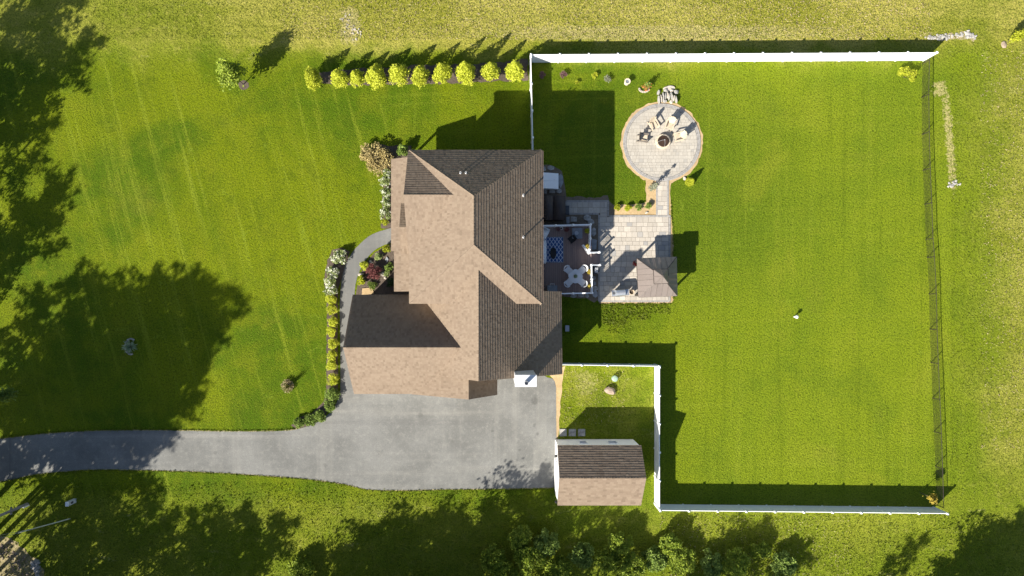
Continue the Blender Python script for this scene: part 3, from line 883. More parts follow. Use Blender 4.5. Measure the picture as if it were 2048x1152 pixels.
# chain link fence
cl = [(1844, 128), (1842.8, 195.5), (1843.7, 269), (1845.6, 341), (1848.6, 409), (1851, 479), (1853.8, 515), (1857.8, 588), (1859, 658), (1861.5, 725), (1864.6, 796), (1867.5, 863), (1870, 932), (1872, 1009)]
clp = [P(*q) for q in cl]
clr = thing("chain_link_fence", "long low dark chain link fence between the back lawn and the field", "fence", clp[0])
o0 = clp[0]
CH = 1.0
cpost = MB().tube([(0, 0, 0), (0, 0, CH + 0.02)], 0.032, 8).mesh("post", M['darkmetal'])
for p in clp: link("post", cpost, clr, p - o0)
mm = MB(); rr = MB()
for a, b in zip(clp[:-1], clp[1:]):
    a = a - o0; b = b - o0
    rr.tube([a + Vector((0, 0, CH)), b + Vector((0, 0, CH))], 0.024, 6)
    L = (b - a).length; d = (b - a) / L
    sp = 0.075
    n = int(L / sp)
    for i in range(-int(CH / sp), n):
        for sgn in (1, -1):
            s0, s1 = i * sp, i * sp + CH
            z0, z1 = (0.03, CH) if sgn > 0 else (CH, 0.03)
            t0 = max(0.0, -s0 / CH); t1 = min(1.0, (L - s0) / CH)
            if t1 <= t0: continue
            pa = a + d * (s0 + CH * t0) + Vector((0, 0, z0 + (z1 - z0) * t0))
            pb = a + d * (s0 + CH * t1) + Vector((0, 0, z0 + (z1 - z0) * t1))
            w = 0.0030
            sd = Vector((-d.y, d.x, 0)) * w
            up = Vector((0, 0, w))
            mm.add([pa + sd, pa - sd * 0.5 + up, pa - sd * 0.5 - up, pb + sd, pb - sd * 0.5 + up, pb - sd * 0.5 - up], [(0, 1, 4, 3), (1, 2, 5, 4), (2, 0, 3, 5)])
rr.build("top_rail", M['darkmetal'], clr)
tag(mm.build("wire_mesh", M['darkmetal'], clr), kind='stuff')

# ------------------------------------------------------------------ patio
def paver_mesh(w, d, h=0.06, ch=0.012):
    mb = MB()
    x, y = w / 2, d / 2
    mb.add([(-x, -y, 0), (x, -y, 0), (x, y, 0), (-x, y, 0), (-x, -y, h - ch), (x, -y, h - ch), (x, y, h - ch), (-x, y, h - ch),
            (-x + ch, -y + ch, h), (x - ch, -y + ch, h), (x - ch, y - ch, h), (-x + ch, y - ch, h)],
           [(0, 1, 5, 4), (1, 2, 6, 5), (2, 3, 7, 6), (3, 0, 4, 7), (4, 5, 9, 8), (5, 6, 10, 9), (6, 7, 11, 10), (7, 4, 8, 11), (8, 9, 10, 11)])
    return mb.mesh("paver", M['paver'])
_pc = {}
def paver_area(parent, x0, y0, x1, y1, seed):
    """fill a rectangle (metres) with mixed rectangular pavers as separate objects"""
    r = random.Random(seed)
    y = y0
    n = 0
    while y < y1 - 0.1:
        hh = r.choice((0.34, 0.46, 0.46))
        if y + hh > y1 - 0.16: hh = y1 - y
        x = x0
        while x < x1 - 0.1:
            ww = r.choice((0.36, 0.46, 0.58, 0.46))
            if x + ww > x1 - 0.2: ww = x1 - x
            kk = (round(ww, 2), round(hh, 2))
            if kk not in _pc: _pc[kk] = paver_mesh(kk[0] - 0.014, kk[1] - 0.014)
            o = link("paver", _pc[kk], parent, (x + ww / 2, y + hh / 2, r.uniform(-0.004, 0.004)))
            n += 1
            x += ww
        y += hh
    return n
def rect(u0, v0, u1, v1):
    a = P(u0, v1); b = P(u1, v0)
    return a.x, a.y, b.x, b.y
pb = MB()
for r_, z_ in ((rect(1197, 432, 1341, 604), 0.021), (rect(1198.5, 428, 1217, 432.3), 0.021), (rect(1131, 401, 1217.5, 428.2), 0.020), (rect(1312, 352, 1336, 432.3), 0.0205)):
    pb.add([(r_[0], r_[1], z_), (r_[2], r_[1], z_), (r_[2], r_[3], z_), (r_[0], r_[3], z_)], [(0, 1, 2, 3)])
patio = pb.build("patio", M['joint'])
tag(patio, kind='structure')
np_ = 0
x0, y0, x1, y1 = rect(1199, 434, 1337, 601)
np_ += paver_area(patio, x0, y0, x1, y1, 3)
x0, y0, x1, y1 = rect(1200, 404, 1214, 434)
np_ += paver_area(patio, x0, y0 + 0.002, x1, y1, 4)
x0, y0, x1, y1 = rect(1133, 404, 1200, 426)
np_ += paver_area(patio, x0, y0, x1, y1, 5)
x0, y0, x1, y1 = rect(1315, 358, 1334, 430)
np_ += paver_area(patio, x0, y0, x1, y1, 6)
# dark soldier course borders
bb = MB()
def course(u0, v0, u1, v1, step=0.115, hh=0.058):
    a = P(u0, v0); b = P(u1, v1)
    d = b - a; L = d.length; d.normalize(); n = max(1, int(L / step))
    ang = math.atan2(d.y, d.x)
    for i in range(n):
        c = a + d * (L * (i + 0.5) / n)
        bb.box((c.x, c.y, hh / 2 + rng.uniform(0, 0.004)), (L / n - 0.01, 0.155, hh), ang)
course(1216, 403, 1216, 432); course(1133, 402.3, 1217, 402.3); course(1131.8, 402, 1131.8, 428); course(1133, 427.6, 1197.5, 427.6)
course(1198, 430, 1198, 603); course(1218, 432.4, 1341, 432.4); course(1339, 435, 1339, 603); course(1199, 602.6, 1338, 602.6)
course(1313.6, 362, 1313.6, 430); course(1335.4, 362, 1335.4, 430)
tag(bb.build("border_pavers", M['border'], patio), kind='stuff')

circ_c = P(1323.5, 285)
cr = MB().lathe([(77.5 * S, 0.0), (77.5 * S, 0.024)], circ_c, 72).build("round_patio", M['joint'])
tag(cr, kind='structure')
cm = MB()
ri = 70.5 * S
y = -ri
r_ = random.Random(5)
while y < ri:
    hh = r_.choice((0.23, 0.30, 0.30))
    x = -ri + r_.uniform(-0.2, 0)
    while x < ri:
        ww = r_.choice((0.23, 0.30, 0.40))
        poly = [(x + 0.006, y + 0.006), (x + ww - 0.006, y + 0.006), (x + ww - 0.006, y + hh - 0.006), (x + 0.006, y + hh - 0.006)]
        ds = [math.hypot(*p) for p in poly]
        if min(ds) < ri:
            q = []
            for p in poly:
                d_ = math.hypot(*p)
                q.append(p if d_ <= ri else (p[0] * ri / d_, p[1] * ri / d_))
            A = sum(q[j][0] * q[(j + 1) % 4][1] - q[(j + 1) % 4][0] * q[j][1] for j in range(4)) / 2
            if A > 0.006:
                cm.prism([(p[0] + circ_c.x, p[1] + circ_c.y) for p in q], 0.01, 0.056 + r_.uniform(-0.003, 0.003))
        x += ww
    y += hh
tag(cm.build("small_pavers", M['paver_small'], cr), kind='stuff')
rb_ = MB()
for rad, nn in ((72.6 * S, 150), (76.0 * S, 156)):
    for i in range(nn):
        a = 2 * math.pi * i / nn
        w = 2 * math.pi * rad / nn
        rb_.box((circ_c.x + rad * math.cos(a), circ_c.y + rad * math.sin(a), 0.03), (0.135, w - 0.010, 0.06 + r_.uniform(0, 0.006)), a)
tag(rb_.build("border_pavers", M['border'], cr), kind='stuff')

# ------------------------------------------------------------------ deck
DZ = 0.95
deck = thing("deck", "raised brown plank deck with white railings behind the house", "deck")
dx0, dx1 = T(1064.5, 0).x, P(1183, 0, DZ).x
dy0, dy1 = P(0, 586, DZ).y, P(0, 449, DZ).y
nb = 31
bw = (dx1 - dx0) / nb
bmesh_ = MB().box((0, 0, 0), (bw - 0.016, dy1 - dy0, 0.03)).mesh("deck_board", M['deck'])
for i in range(nb):
    link("deck_board", bmesh_, deck, (dx0 + bw * (i + 0.5), (dy0 + dy1) / 2, DZ - 0.015))
MB().box(((dx0 + dx1) / 2, (dy0 + dy1) / 2, 0.46), (dx1 - dx0 - 0.1, dy1 - dy0 - 0.1, 0.90)).build("deck_frame", M['darkmetal'], deck)
sy0, sy1 = P(0, 529, DZ).y, P(0, 506, DZ).y
for i, zt in enumerate((0.72, 0.48, 0.24)):
    MB().box((dx1 + 0.15 + i * 0.27, (sy0 + sy1) / 2, zt - 0.02), (0.28, sy1 - sy0, 0.04)).box((dx1 + 0.15 + i * 0.27 - 0.11, (sy0 + sy1) / 2, (zt - 0.042) / 2), (0.03, sy1 - sy0, zt - 0.042)).build("stair_tread", M['deck'], deck)
RZ = DZ + 0.95
_rp = MB().box((0, 0, 0.5), (0.11, 0.11, 1.0)).mesh("railing_post", M['white'])
_rc = MB().box((0, 0, 1.015), (0.16, 0.16, 0.03)).box((0, 0, 1.055), (0.15, 0.15, 0.05), taper=0.3).mesh("post_cap", M['white'])
bal = MB()
def railing(a, b, n, z0=DZ, z1=None, skip0=False):
    a = Vector(a); b = Vector(b)
    z1 = z0 if z1 is None else z1
    for i in range(n + 1):
        if i == 0 and skip0: continue
        p = a.lerp(b, i / n)
        po = link("railing_post", _rp, deck, (p.x, p.y, z0 + (z1 - z0) * i / n))
        link("post_cap", _rc, po)
    A = Vector((a.x, a.y, z0 + 0.9)); B = Vector((b.x, b.y, z1 + 0.9))
    MB().bar(A, B, 0.10, 0.05).build("top_rail", M['white'], deck)
    MB().bar(A - Vector((0, 0, 0.8)), B - Vector((0, 0, 0.8)), 0.05, 0.05).build("bottom_rail", M['white'], deck)
    L = (b - a).length
    m = int(L / 0.125)
    for i in range(1, m):
        p = a.lerp(b, i / m); z = z0 + (z1 - z0) * i / m
        bal.box((p.x, p.y, z + 0.48), (0.032, 0.032, 0.76))
rN0, rN1 = P(1076, 451.5, RZ), P(1181.5, 449, RZ)
rE1 = P(1180, 505, RZ); rE2 = P(1183, 530, RZ); rS = P(1184.5, 586, RZ); rS0 = P(1108, 587.5, RZ)
railing(rN0, rN1, 3); railing(rN1, rE1, 2, skip0=True)
railing(rE2, rS, 2); railing(rS, rS0, 2, skip0=True)
railing(rE1, P(1199, 504.5, 1.4), 1, DZ, 0.45, True); railing(rE2, P(1200, 530, 1.4), 1, DZ, 0.45, True)
tag(bal.build("balusters", M['white'], deck), kind='stuff')
ga, gb_ = P(1166.5, 489.5, RZ), P(1179, 507, RZ)
gm = MB()
gm.bar(Vector((ga.x, ga.y, RZ - 0.05)), Vector((gb_.x, gb_.y, RZ - 0.05)), 0.11, 0.05)
gm.bar(Vector((ga.x, ga.y, DZ + 0.12)), Vector((gb_.x, gb_.y, DZ + 0.12)), 0.05, 0.05)
for t in (0, 0.2, 0.4, 0.6, 0.8, 1.0):
    p = ga.lerp(gb_, t); gm.box((p.x, p.y, DZ + 0.5), (0.04, 0.04, 0.78))
gm.build("gate", M['white'], deck)

# ------------------------------------------------------------------ things on the deck
def on_deck(u, v, z=DZ):
    p = P(u, v, z); p.z = DZ
    return p
# patterned rug
rug = thing("outdoor_rug", "blue rug with a white diamond lattice on the deck", "rug", (0, 0, 0))
ra, rb2 = P(1086.5, 525.5, DZ), P(1127, 473.5, DZ)
rw, rh = rb2.x - ra.x, rb2.y - ra.y
rug.location = ((ra.x + rb2.x) / 2, (ra.y + rb2.y) / 2, DZ + 0.002)
k = Nodes("blue_lattice_rug")
vx, vy, _ = k.sep(k.obj())
uu = k.math('DIVIDE', vx, 0.30); vv = k.math('DIVIDE', vy, 0.44)
d1 = k.math('PINGPONG', k.math('ADD', uu, vv), 0.5); d2 = k.math('PINGPONG', k.math('SUBTRACT', uu, vv), 0.5)
ln = k.math('MINIMUM', d1, d2)
cc_ = k.mix(k.ramp(ln, 0.055, 0.085), (0.70, 0.74, 0.80), (0.035, 0.085, 0.24))
cc_ = k.mix(k.ramp(k.noise(k.obj(), 30.0, 3.0), 0.3, 0.7, 0.0, 0.25), cc_, (0.05, 0.08, 0.16))
M['rug'] = k.surf(cc_, 0.95, None, 0, 0.1)
MB().box((0, 0, 0.006), (rw - 0.10, rh - 0.10, 0.012)).build("field", M['rug'], rug)
bd = MB()
for sx in (-1, 1): bd.box((sx * (rw / 2 - 0.025), 0, 0.007), (0.05, rh, 0.014))
for sy in (-1, 1): bd.box((0, sy * (rh / 2 - 0.025), 0.007), (rw - 0.10, 0.05, 0.014))
bd.build("border", M['slate'], rug)

def soft_box(mb, c, d, rz=0, r=0.05):
    """a box with rounded edges"""
    bmx = bmesh.new()
    bmesh.ops.create_cube(bmx, size=1.0)
    bmesh.ops.scale(bmx, vec=d, verts=bmx.verts[:])
    bmesh.ops.bevel(bmx, geom=bmx.edges[:], offset=r, segments=3, affect='EDGES')
    Mx = Matrix.Rotation(rz, 3, 'Z')
    V_ = [Mx @ v.co + Vector(c) for v in bmx.verts]
    bmx.verts.index_update()
    Fc = [tuple(v.index for v in f.verts) for f in bmx.faces]
    bmx.free()
    return mb.add(V_, Fc)

sofa = thing("sofa", "long white cushioned sofa against the house wall beside the blue rug", "sofa", on_deck(1083, 503, DZ + 0.4))
soft_box(MB(), (0.10, 0, 0.36), (0.62, 1.9, 0.18)).build("seat_cushion", M['cushion'], sofa, True)
soft_box(MB(), (-0.24, 0, 0.58), (0.16, 1.9, 0.42)).build("back_cushion", M['cushion'], sofa, True)
MB().box((-0.04, 0, 0.22), (0.80, 2.0, 0.09)).build("frame", M['whitemetal'], sofa)
for x in (-0.38, 0.30):
    for y in (-0.92, 0.92): MB().box((x, y, 0.09), (0.07, 0.07, 0.17)).build("leg", M['whitemetal'], sofa)
ac = thing("armchair", "white cushioned armchair set at an angle beyond the sofa end", "armchair", on_deck(1087, 466, DZ + 0.4), R(-28))
soft_box(MB(), (0.06, 0, 0.36), (0.66, 0.80, 0.18)).build("seat_cushion", M['cushion'], ac, True)
soft_box(MB(), (-0.30, 0, 0.56), (0.15, 0.80, 0.44)).build("back_cushion", M['cushion'], ac, True)
for y in (-0.44, 0.44): soft_box(MB(), (0.0, y, 0.42), (0.72, 0.09, 0.36), 0, 0.03).build("arm", M['whitemetal'], ac)
MB().box((0, 0, 0.20), (0.74, 0.84, 0.10)).build("frame", M['whitemetal'], ac)
for x in (-0.32, 0.32):
    for y in (-0.40, 0.40): MB().box((x, y, 0.075), (0.06, 0.06, 0.148)).build("leg", M['whitemetal'], ac)

ct = thing("coffee_table", "dark oval coffee table standing on the blue rug", "coffee table", on_deck(1106.5, 506.5, DZ + 0.4))
ct.location.z = DZ + 0.016
MB().prism([(0.26 * math.cos(a * math.pi / 14), 0.48 * math.sin(a * math.pi / 14)) for a in range(28)], 0.36, 0.40).build("tabletop", M['black'], ct)
for x in (-0.14, 0.14):
    for y in (-0.28, 0.28): MB().tube([(x, y, 0.0), (x * 0.9, y * 0.9, 0.359)], 0.02, 8).build("leg", M['black'], ct)

ft = thing("fire_table", "square slate grey fire table on the upper deck end", "fire table", on_deck(1154.5, 466.5, DZ + 0.5))
soft_box(MB(), (0, 0, 0.46), (0.86, 0.90, 0.08), 0, 0.02).build("tabletop", M['slate'], ft)
MB().box((0, 0, 0.21), (0.66, 0.70, 0.419)).build("base", M['charcoal'], ft)
MB().lathe([(0.16, 0.502), (0.16, 0.52), (0.11, 0.52), (0.10, 0.506)], (-0.05, 0.02, 0), 24).build("burner_ring", M['galv'], ft)
dc = thing("deck_chair", "black folding chair pulled up at the fire table corner", "chair", on_deck(1143.5, 479, DZ + 0.45), R(215))
MB().box((0, 0, 0.43), (0.48, 0.46, 0.04)).build("seat", M['black'], dc)
MB().box((-0.26, 0, 0.70), (0.05, 0.46, 0.46), rot=Euler((0, R(-14), 0)).to_matrix()).build("backrest", M['black'], dc)
for y in (-0.25, 0.25):
    MB().box((0.02, y, 0.62), (0.46, 0.05, 0.03)).build("arm", M['black'], dc)
    MB().bar((-0.22, y, 0.0), (0.22, y, 0.60), 0.03).build("leg", M['black'], dc)
    MB().bar((0.22, y * 0.9, 0.0), (-0.22, y * 0.9, 0.60), 0.03).build("leg", M['black'], dc)

tb = thing("dining_table", "white square garden table with four white chairs on the deck", "table", on_deck(1151, 552.5, DZ + 0.7), R(42))
rt_ = MB()
pts_ = []
for i in range(40):
    a = 2 * math.pi * i / 40
    c_, s_ = math.cos(a), math.sin(a)
    r2 = 0.52 / ((abs(c_) ** 3.2 + abs(s_) ** 3.2) ** (1 / 3.2))
    pts_.append((r2 * c_, r2 * s_))
rt_.prism(pts_, 0.70, 0.735).build("tabletop", M['whitemetal'], tb)
for x in (-0.33, 0.33):
    for y in (-0.33, 0.33): MB().tube([(x * 1.1, y * 1.1, 0), (x, y, 0.70)], 0.025, 8).build("leg", M['whitemetal'], tb)
def garden_chair(label, loc, rz):
    c = thing("garden_chair", label, "chair", loc, rz, "white garden chairs around the square table")
    c.scale = (1.22, 1.22, 1.0)
    pts = [(-0.20, -0.23), (0.24, -0.22), (0.24, 0.22), (-0.20, 0.23)]
    s_ = MB()
    soft_box(s_, (0.02, 0, 0.42), (0.44, 0.44, 0.04), 0, 0.018).build("seat", M['whitemetal'], c)
    bk = MB()
    n = 14
    ring0, ring1 = [], []
    for i in range(n + 1):
        a = math.pi / 2 + math.pi * i / n
        hgt = 0.64 + 0.20 * math.sin(math.pi * i / n)
        ring0.append((-0.06 + 0.24 * math.cos(a), 0.25 * math.sin(a)))
        ring1.append(hgt)
    V_ = []; Fc = []
    for i in range(n + 1):
        x, y = ring0[i]
        V_ += [(x, y, 0.40), (x - 0.06, y * 1.02, ring1[i]), (x * 0.9 - 0.07, y * 0.92, ring1[i]), (x * 0.88, y * 0.9, 0.40)]
    for i in range(n):
        for j in range(4):
            Fc.append((4 * i + j, 4 * i + (j + 1) % 4, 4 * i + 4 + (j + 1) % 4, 4 * i + 4 + j))
    Fc += [(3, 2, 1, 0), (4 * n, 4 * n + 1, 4 * n + 2, 4 * n + 3)]
    bk.add(V_, Fc)
    bk.build("backrest", M['whitemetal'], c)
    for x in (-0.18, 0.20):
        for y in (-0.19, 0.19): MB().tube([(x * 1.15, y * 1.15, 0), (x, y, 0.41)], 0.02, 6).build("leg", M['whitemetal'], c)
    return c
for (u, v, lab) in ((1136.5, 540, "white garden chair on the house side of the table, toward the rug"), (1165.5, 539.5, "white garden chair on the stair side of the square table, back in sun"),
                    (1137, 565.5, "white garden chair toward the grey deck box and house corner"), (1164.5, 565, "white garden chair toward the railing corner past the stairs, back in sun")):
    p = on_deck(u, v, DZ + 0.45)
    tp = tb.location
    garden_chair(lab, p, math.atan2(tp.y - p.y, tp.x - p.x))

gbx = thing("grill_box", "slate grey lidded box with a handle against the house wall on deck", "deck box", on_deck(1104.5, 578, DZ + 0.6))
soft_box(MB(), (0, 0, 0.30), (0.80, 0.56, 0.58), 0, 0.03).build("body", M['slate'], gbx)
soft_box(MB(), (0, 0, 0.63), (0.84, 0.60, 0.07), 0, 0.02).build("lid", M['slate'], gbx)
hb = MB()
hb.tube([(-0.18, 0.29, 0.62), (-0.18, 0.42, 0.64), (0.18, 0.42, 0.64), (0.18, 0.29, 0.62)], 0.02, 8)
hb.build("handle", M['whitemetal'], gbx)

# ------------------------------------------------------------------ plants
def clump_points(n, rx, ry, rz, seed, k=14, cr=0.42, z0=0.12, shell=0.7):
    """leaf places: clumps spread over a rounded crown"""
    g = np.random.default_rng(seed)
    c = g.normal(size=(k, 3)); c /= np.linalg.norm(c, axis=1)[:, None]
    c[:, 2] = np.abs(c[:, 2]) * 1.0 - 0.15
    c *= g.uniform(0.45, 0.8, k)[:, None]
    which = g.integers(0, k, n)
    d = g.normal(size=(n, 3)); d /= np.linalg.norm(d, axis=1)[:, None]
    rad = g.uniform(shell * 0.6, 1.0, n)[:, None] * cr * g.uniform(0.75, 1.15, k)[which][:, None]
    p = c[which] + d * rad
    p = p * np.array([rx, ry, rz])
    p[:, 2] += rz * 0.55 + z0
    p[:, 2] = np.maximum(p[:, 2], 0.04)
    return p

def cone_points(n, r, h, seed, z0=0.1, rough=0.25):
    g = np.random.default_rng(seed)
    t = g.uniform(0, 1, n) ** 1.3
    a = g.uniform(0, 2 * math.pi, n)
    lob = 1 + rough * np.sin(a * 5 + t * 9 + seed) * 0.5 + rough * g.normal(size=n) * 0.5
    rad = r * (1 - t) ** 0.75 * lob * g.uniform(0.72, 1.0, n)
    return np.stack([rad * np.cos(a), rad * np.sin(a), z0 + t * (h - z0)], 1)

def stems(h, r, n, seed):
    g = random.Random(seed)
    mb = MB()
    for i in range(n):
        a = g.uniform(0, 6.28); q = g.uniform(0.2, 0.6) * r
        mb.tube([(0.03 * math.cos(a), 0.03 * math.sin(a), 0), (q * 0.5 * math.cos(a), q * 0.5 * math.sin(a), h * 0.35), (q * math.cos(a), q * math.sin(a), h * 0.7)], [0.022, 0.016, 0.008], 5)
    return mb

_sid = [100]
def shrub(name, label, u, v, r, h, mat, n=900, leaf=0.055, group=None, cat="shrub", shape='ball', flowers=0, fmat=None, ry=None, k=14, rz=None, cr=0.42, zref=0.5):
    _sid[0] += 1
    sd = _sid[0]
    p = P(u, v, h * zref); p.z = 0
    root = thing(name, label, cat, p, random.Random(sd).uniform(-0.15, 0.15) if ry else random.Random(sd).uniform(0, 6), group)
    if shape == 'cone': pts = cone_points(n, r, h, sd)
    else: pts = clump_points(n, r, ry or r, h * 0.55, sd, k, cr)
    if name == "golden_evergreen":
        pts = np.concatenate([pts, cone_points(900, r * 0.72, h * 1.22, sd + 3, h * 0.35)])
    link("foliage", leaf_mesh("foliage", pts, leaf, M[mat], sd), root)
    if name == "golden_evergreen":
        q_ = random.Random(sd * 3)
        root.scale = (q_.uniform(.84, 1.12), q_.uniform(.88, 1.15), q_.uniform(.85, 1.15))
    stems(h, r, 5, sd).build("stem", M['bark'], root)
    if flowers:
        g = np.random.default_rng(sd + 5)
        idx = g.integers(0, len(pts), flowers)
        base = pts[idx]
        base = base[base[:, 2] > h * 0.35]
        fp = np.repeat(base, 9, 0) + g.normal(size=(len(base) * 9, 3)) * 0.05
        fp[:, 2] += 0.04
        link("flowers", leaf_mesh("flowers", fp, 0.045, M[fmat or 'flower'], sd + 9, 0.8, 0.9), root)
    return root

# golden arborvitae along the field
GG = "golden evergreens in the row along the field"
gold_px = [(622, 152, .84, 2.3), (677, 152, .80, 2.1), (712, 151, .74, 2.0), (750, 148, .92, 2.3), (797, 144, .96, 2.5), (840, 147, .82, 2.4), (884, 143, .92, 2.5), (931, 142, .78, 2.4), (981, 138, .66, 2.2), (1029, 139, .72, 1.9)]
glab = ["golden evergreen at the open end of the row, nearest the lone young tree", "golden evergreen second from the lone young tree, after a mulch gap", "narrow golden evergreen third from the lone young tree", "broad golden evergreen fourth from the lone young tree",
        "tallest broad golden evergreen in the middle of the field row", "golden evergreen just past the tallest one, toward the fence", "round full golden evergreen fourth from the white fence corner", "deep yellow evergreen third from the white fence corner", "small pale golden evergreen second from the white fence corner", "golden evergreen beside the white fence corner"]
for (u, v, r, h), lb in zip(gold_px, glab):
    shrub("golden_evergreen", lb, u, v + 2, r * 1.14, h * 1.15, 'gold', 2600, 0.075, GG, "evergreen", 'ball', k=34, cr=0.36, zref=0.55)

# clipped yellow shrubs and hydrangeas along the walk
YG = "clipped yellow shrubs along the front walk"
yl = [(662, 598, .42, .75, "yellow shrub touching the end of the long white hydrangea"), (664, 619, .44, .75, "yellow shrub next after the one at the hydrangea's end"), (665, 644, .44, .75, "round yellow shrub in line with the lower rim of the porch bed"),
      (663, 663, .42, .7, "yellow shrub close below its neighbour, opposite the dark garage slope"), (665, 689, .46, .75, "round yellow shrub level with the garage ridge end"), (664, 711, .42, .7, "yellow shrub just past the garage ridge end"),
      (663, 731, .42, .7, "yellow shrub second before the green bushes at the bend"), (665.5, 759, .50, .8, "square clipped yellow shrub nearest the green bushes at the bend")]
for i, (u, v, r, h, lb) in enumerate(yl):
    shrub("yellow_shrub", lb, u, v, r * 1.22, h, 'gold', 1500, 0.05, YG, k=30, cr=0.36)
HG = "white flowering hydrangeas along the front walk"
shrub("hydrangea", "round white flowering hydrangea at the top of the walk bed", 679, 515, .80, 1.05, 'hydra', 1300, 0.065, HG, "hydrangea", flowers=55, k=24, cr=0.34)
shrub("hydrangea", "white flowering hydrangea at the upper end of the long clump", 665, 545, .62, 1.0, 'hydra', 1100, 0.065, HG, "hydrangea", flowers=42, k=20, cr=0.36)
shrub("hydrangea", "white flowering hydrangea in the middle of the long clump", 662, 565, .66, 1.0, 'hydra', 1100, 0.065, HG, "hydrangea", flowers=42, k=20, cr=0.36)
shrub("hydrangea", "white flowering hydrangea at the yellow shrub end of the clump", 661, 582, .60, .9, 'hydra', 1000, 0.065, HG, "hydrangea", flowers=36, k=20, cr=0.36)
GB = "green bushes around the driveway bend"
for (u, v, r, h, lb) in ((664, 787, .58, .9, "largest green bush just below the square yellow shrub"), (660, 810, .50, .8, "dark green bush on the bend, second below the square yellow shrub"), (642, 832, .48, .75, "green bush in the middle of the driveway bend"),
                         (621, 840, .50, .7, "green bush second from the lawn end of the bend bed"), (598, 846, .42, .6, "small green bush at the lawn end of the bend bed")):
    shrub("green_bush", lb, u, v, r * 1.2, h, 'green', 1500, 0.065, GB, "bush", k=24, cr=0.38)
# front corner plants
shrub("tan_shrub", "large straggly tan shrub at the front corner of the porch", 751, 314, 1.5, 1.7, 'tan_leaf', 4200, 0.08, None, "shrub", k=30, cr=0.32)
shrub("leafy_bush", "bright green leafy bush against the end of the porch roof", 805, 302, .58, 1.5, 'green', 1000, 0.085, None, "bush", k=14)
HP = "white flowering hydrangeas along the porch"
for (u, v, r, lb) in ((774, 346, .46, "porch hydrangea under the tan shrub"), (771, 364, .52, "porch hydrangea second below the tan shrub"), (772, 385, .56, "fullest porch hydrangea in the middle of the porch bed"), (773, 406, .50, "porch hydrangea level with the small porch gable's top"), (771, 427, .54, "porch hydrangea next to the round green ball by the walk")):
    shrub("hydrangea", lb, u, v, r, 1.0, 'hydra', 1000, 0.06, HP, "hydrangea", flowers=22, k=18, cr=0.36)
shrub("round_shrub", "small round green shrub at the walk's end below the porch hydrangeas", 770.5, 443, .34, .6, 'lime', 600, 0.045, None, k=14)
# porch bed
shrub("round_shrub", "bright green ball shrub in the porch bed, nearest the walk's house end", 773, 497.5, .40, .8, 'lime', 900, 0.05, None, k=20)
shrub("variegated_shrub", "low variegated shrub between the green ball and maroon maple", 757, 512, .40, .55, 'hydra', 600, 0.06, None)
shrub("gold_shrub", "bright yellow shrub beside the walk, next to the maroon maple", 728.5, 531, .40, .7, 'gold', 900, 0.05, None, k=18)
shrub("lime_shrub", "yellow green shrub in the porch bed below the white rock", 722.5, 560.5, .42, .6, 'lime', 800, 0.06, None, k=12)
shrub("green_shrub", "grey green mounded shrub close to the porch edge", 778, 535, .42, .7, 'green', 700, 0.06, None)
shrub("low_perennial", "low leafy green plants below the maroon maple", 744, 571, .46, .35, 'green', 700, 0.05, None, "plant")
shrub("low_perennial", "sparse pale green plant between pink rock and porch", 775, 546, .36, .35, 'hydra', 350, 0.06, None, "plant")
shrub("blue_green_shrub", "blue green shrub in the shade between porch and garage", 783, 565, .48, .7, 'dkgreen', 700, 0.06, None)

def small_tree(name, label, base, top_h, crown_r, crown_z0, mat, n, leaf, seed, group=None, lean=(0, 0), cat="tree", k=16, trunk=0.045):
    p = P(*base)
    root = thing(name, label, cat, p, 0, group)
    g = np.random.default_rng(seed)
    zc = (crown_z0 + top_h) / 2; hz = (top_h - crown_z0) / 2
    c = g.normal(size=(k, 3)); c /= np.linalg.norm(c, axis=1)[:, None]; c *= g.uniform(0.3, 0.85, k)[:, None]
    wh = g.integers(0, k, n)
    d = g.normal(size=(n, 3)) * 0.22
    q = c[wh] + d
    taper = 1 - 0.55 * np.clip(q[:, 2], -1, 1) * 0.6
    q[:, 0] *= crown_r * taper; q[:, 1] *= crown_r * taper
    q[:, 2] = zc + q[:, 2] * hz
    q[:, 0] += lean[0] * q[:, 2] / top_h; q[:, 1] += lean[1] * q[:, 2] / top_h
    link("crown", leaf_mesh("crown", q, leaf, M[mat], seed), root)
    t = MB()
    t.tube([(0, 0, 0), (lean[0] * 0.4, lean[1] * 0.4, top_h * 0.45), (lean[0] * 0.85, lean[1] * 0.85, top_h * 0.88)], [trunk, trunk * 0.7, trunk * 0.25], 8)
    for i in range(0, k, 1):
        z = max(crown_z0 * 0.9, zc + c[i, 2] * hz * 0.6 - 0.25)
        f = z / top_h
        e = (c[i, 0] * crown_r * 0.8 + lean[0] * f, c[i, 1] * crown_r * 0.8 + lean[1] * f, zc + c[i, 2] * hz * 0.9)
        t.tube([(lean[0] * f, lean[1] * f, z), e], [trunk * 0.4, trunk * 0.12], 5)
    t.build("trunk", M['bark'], root)
    return root

small_tree("young_tree", "lone young leafy tree in a mulch ring on the front lawn", (487, 169), 4.3, .95, 1.3, 'limeg', 2300, 0.11, 31, lean=(-0.1, 0.05), k=24)
sheet("mulch_ring", [(487 + 11 * math.cos(a * .35), 170 + 10 * math.sin(a * .35)) for a in range(18)], 0.008, M['mulch'], 0.05, 0.2)
shrub("maroon_maple", "dark maroon lace leaf maple in the middle of the porch bed", 746, 544, .72, 1.15, 'maple', 2200, 0.055, None, "maple", k=26, cr=0.34)

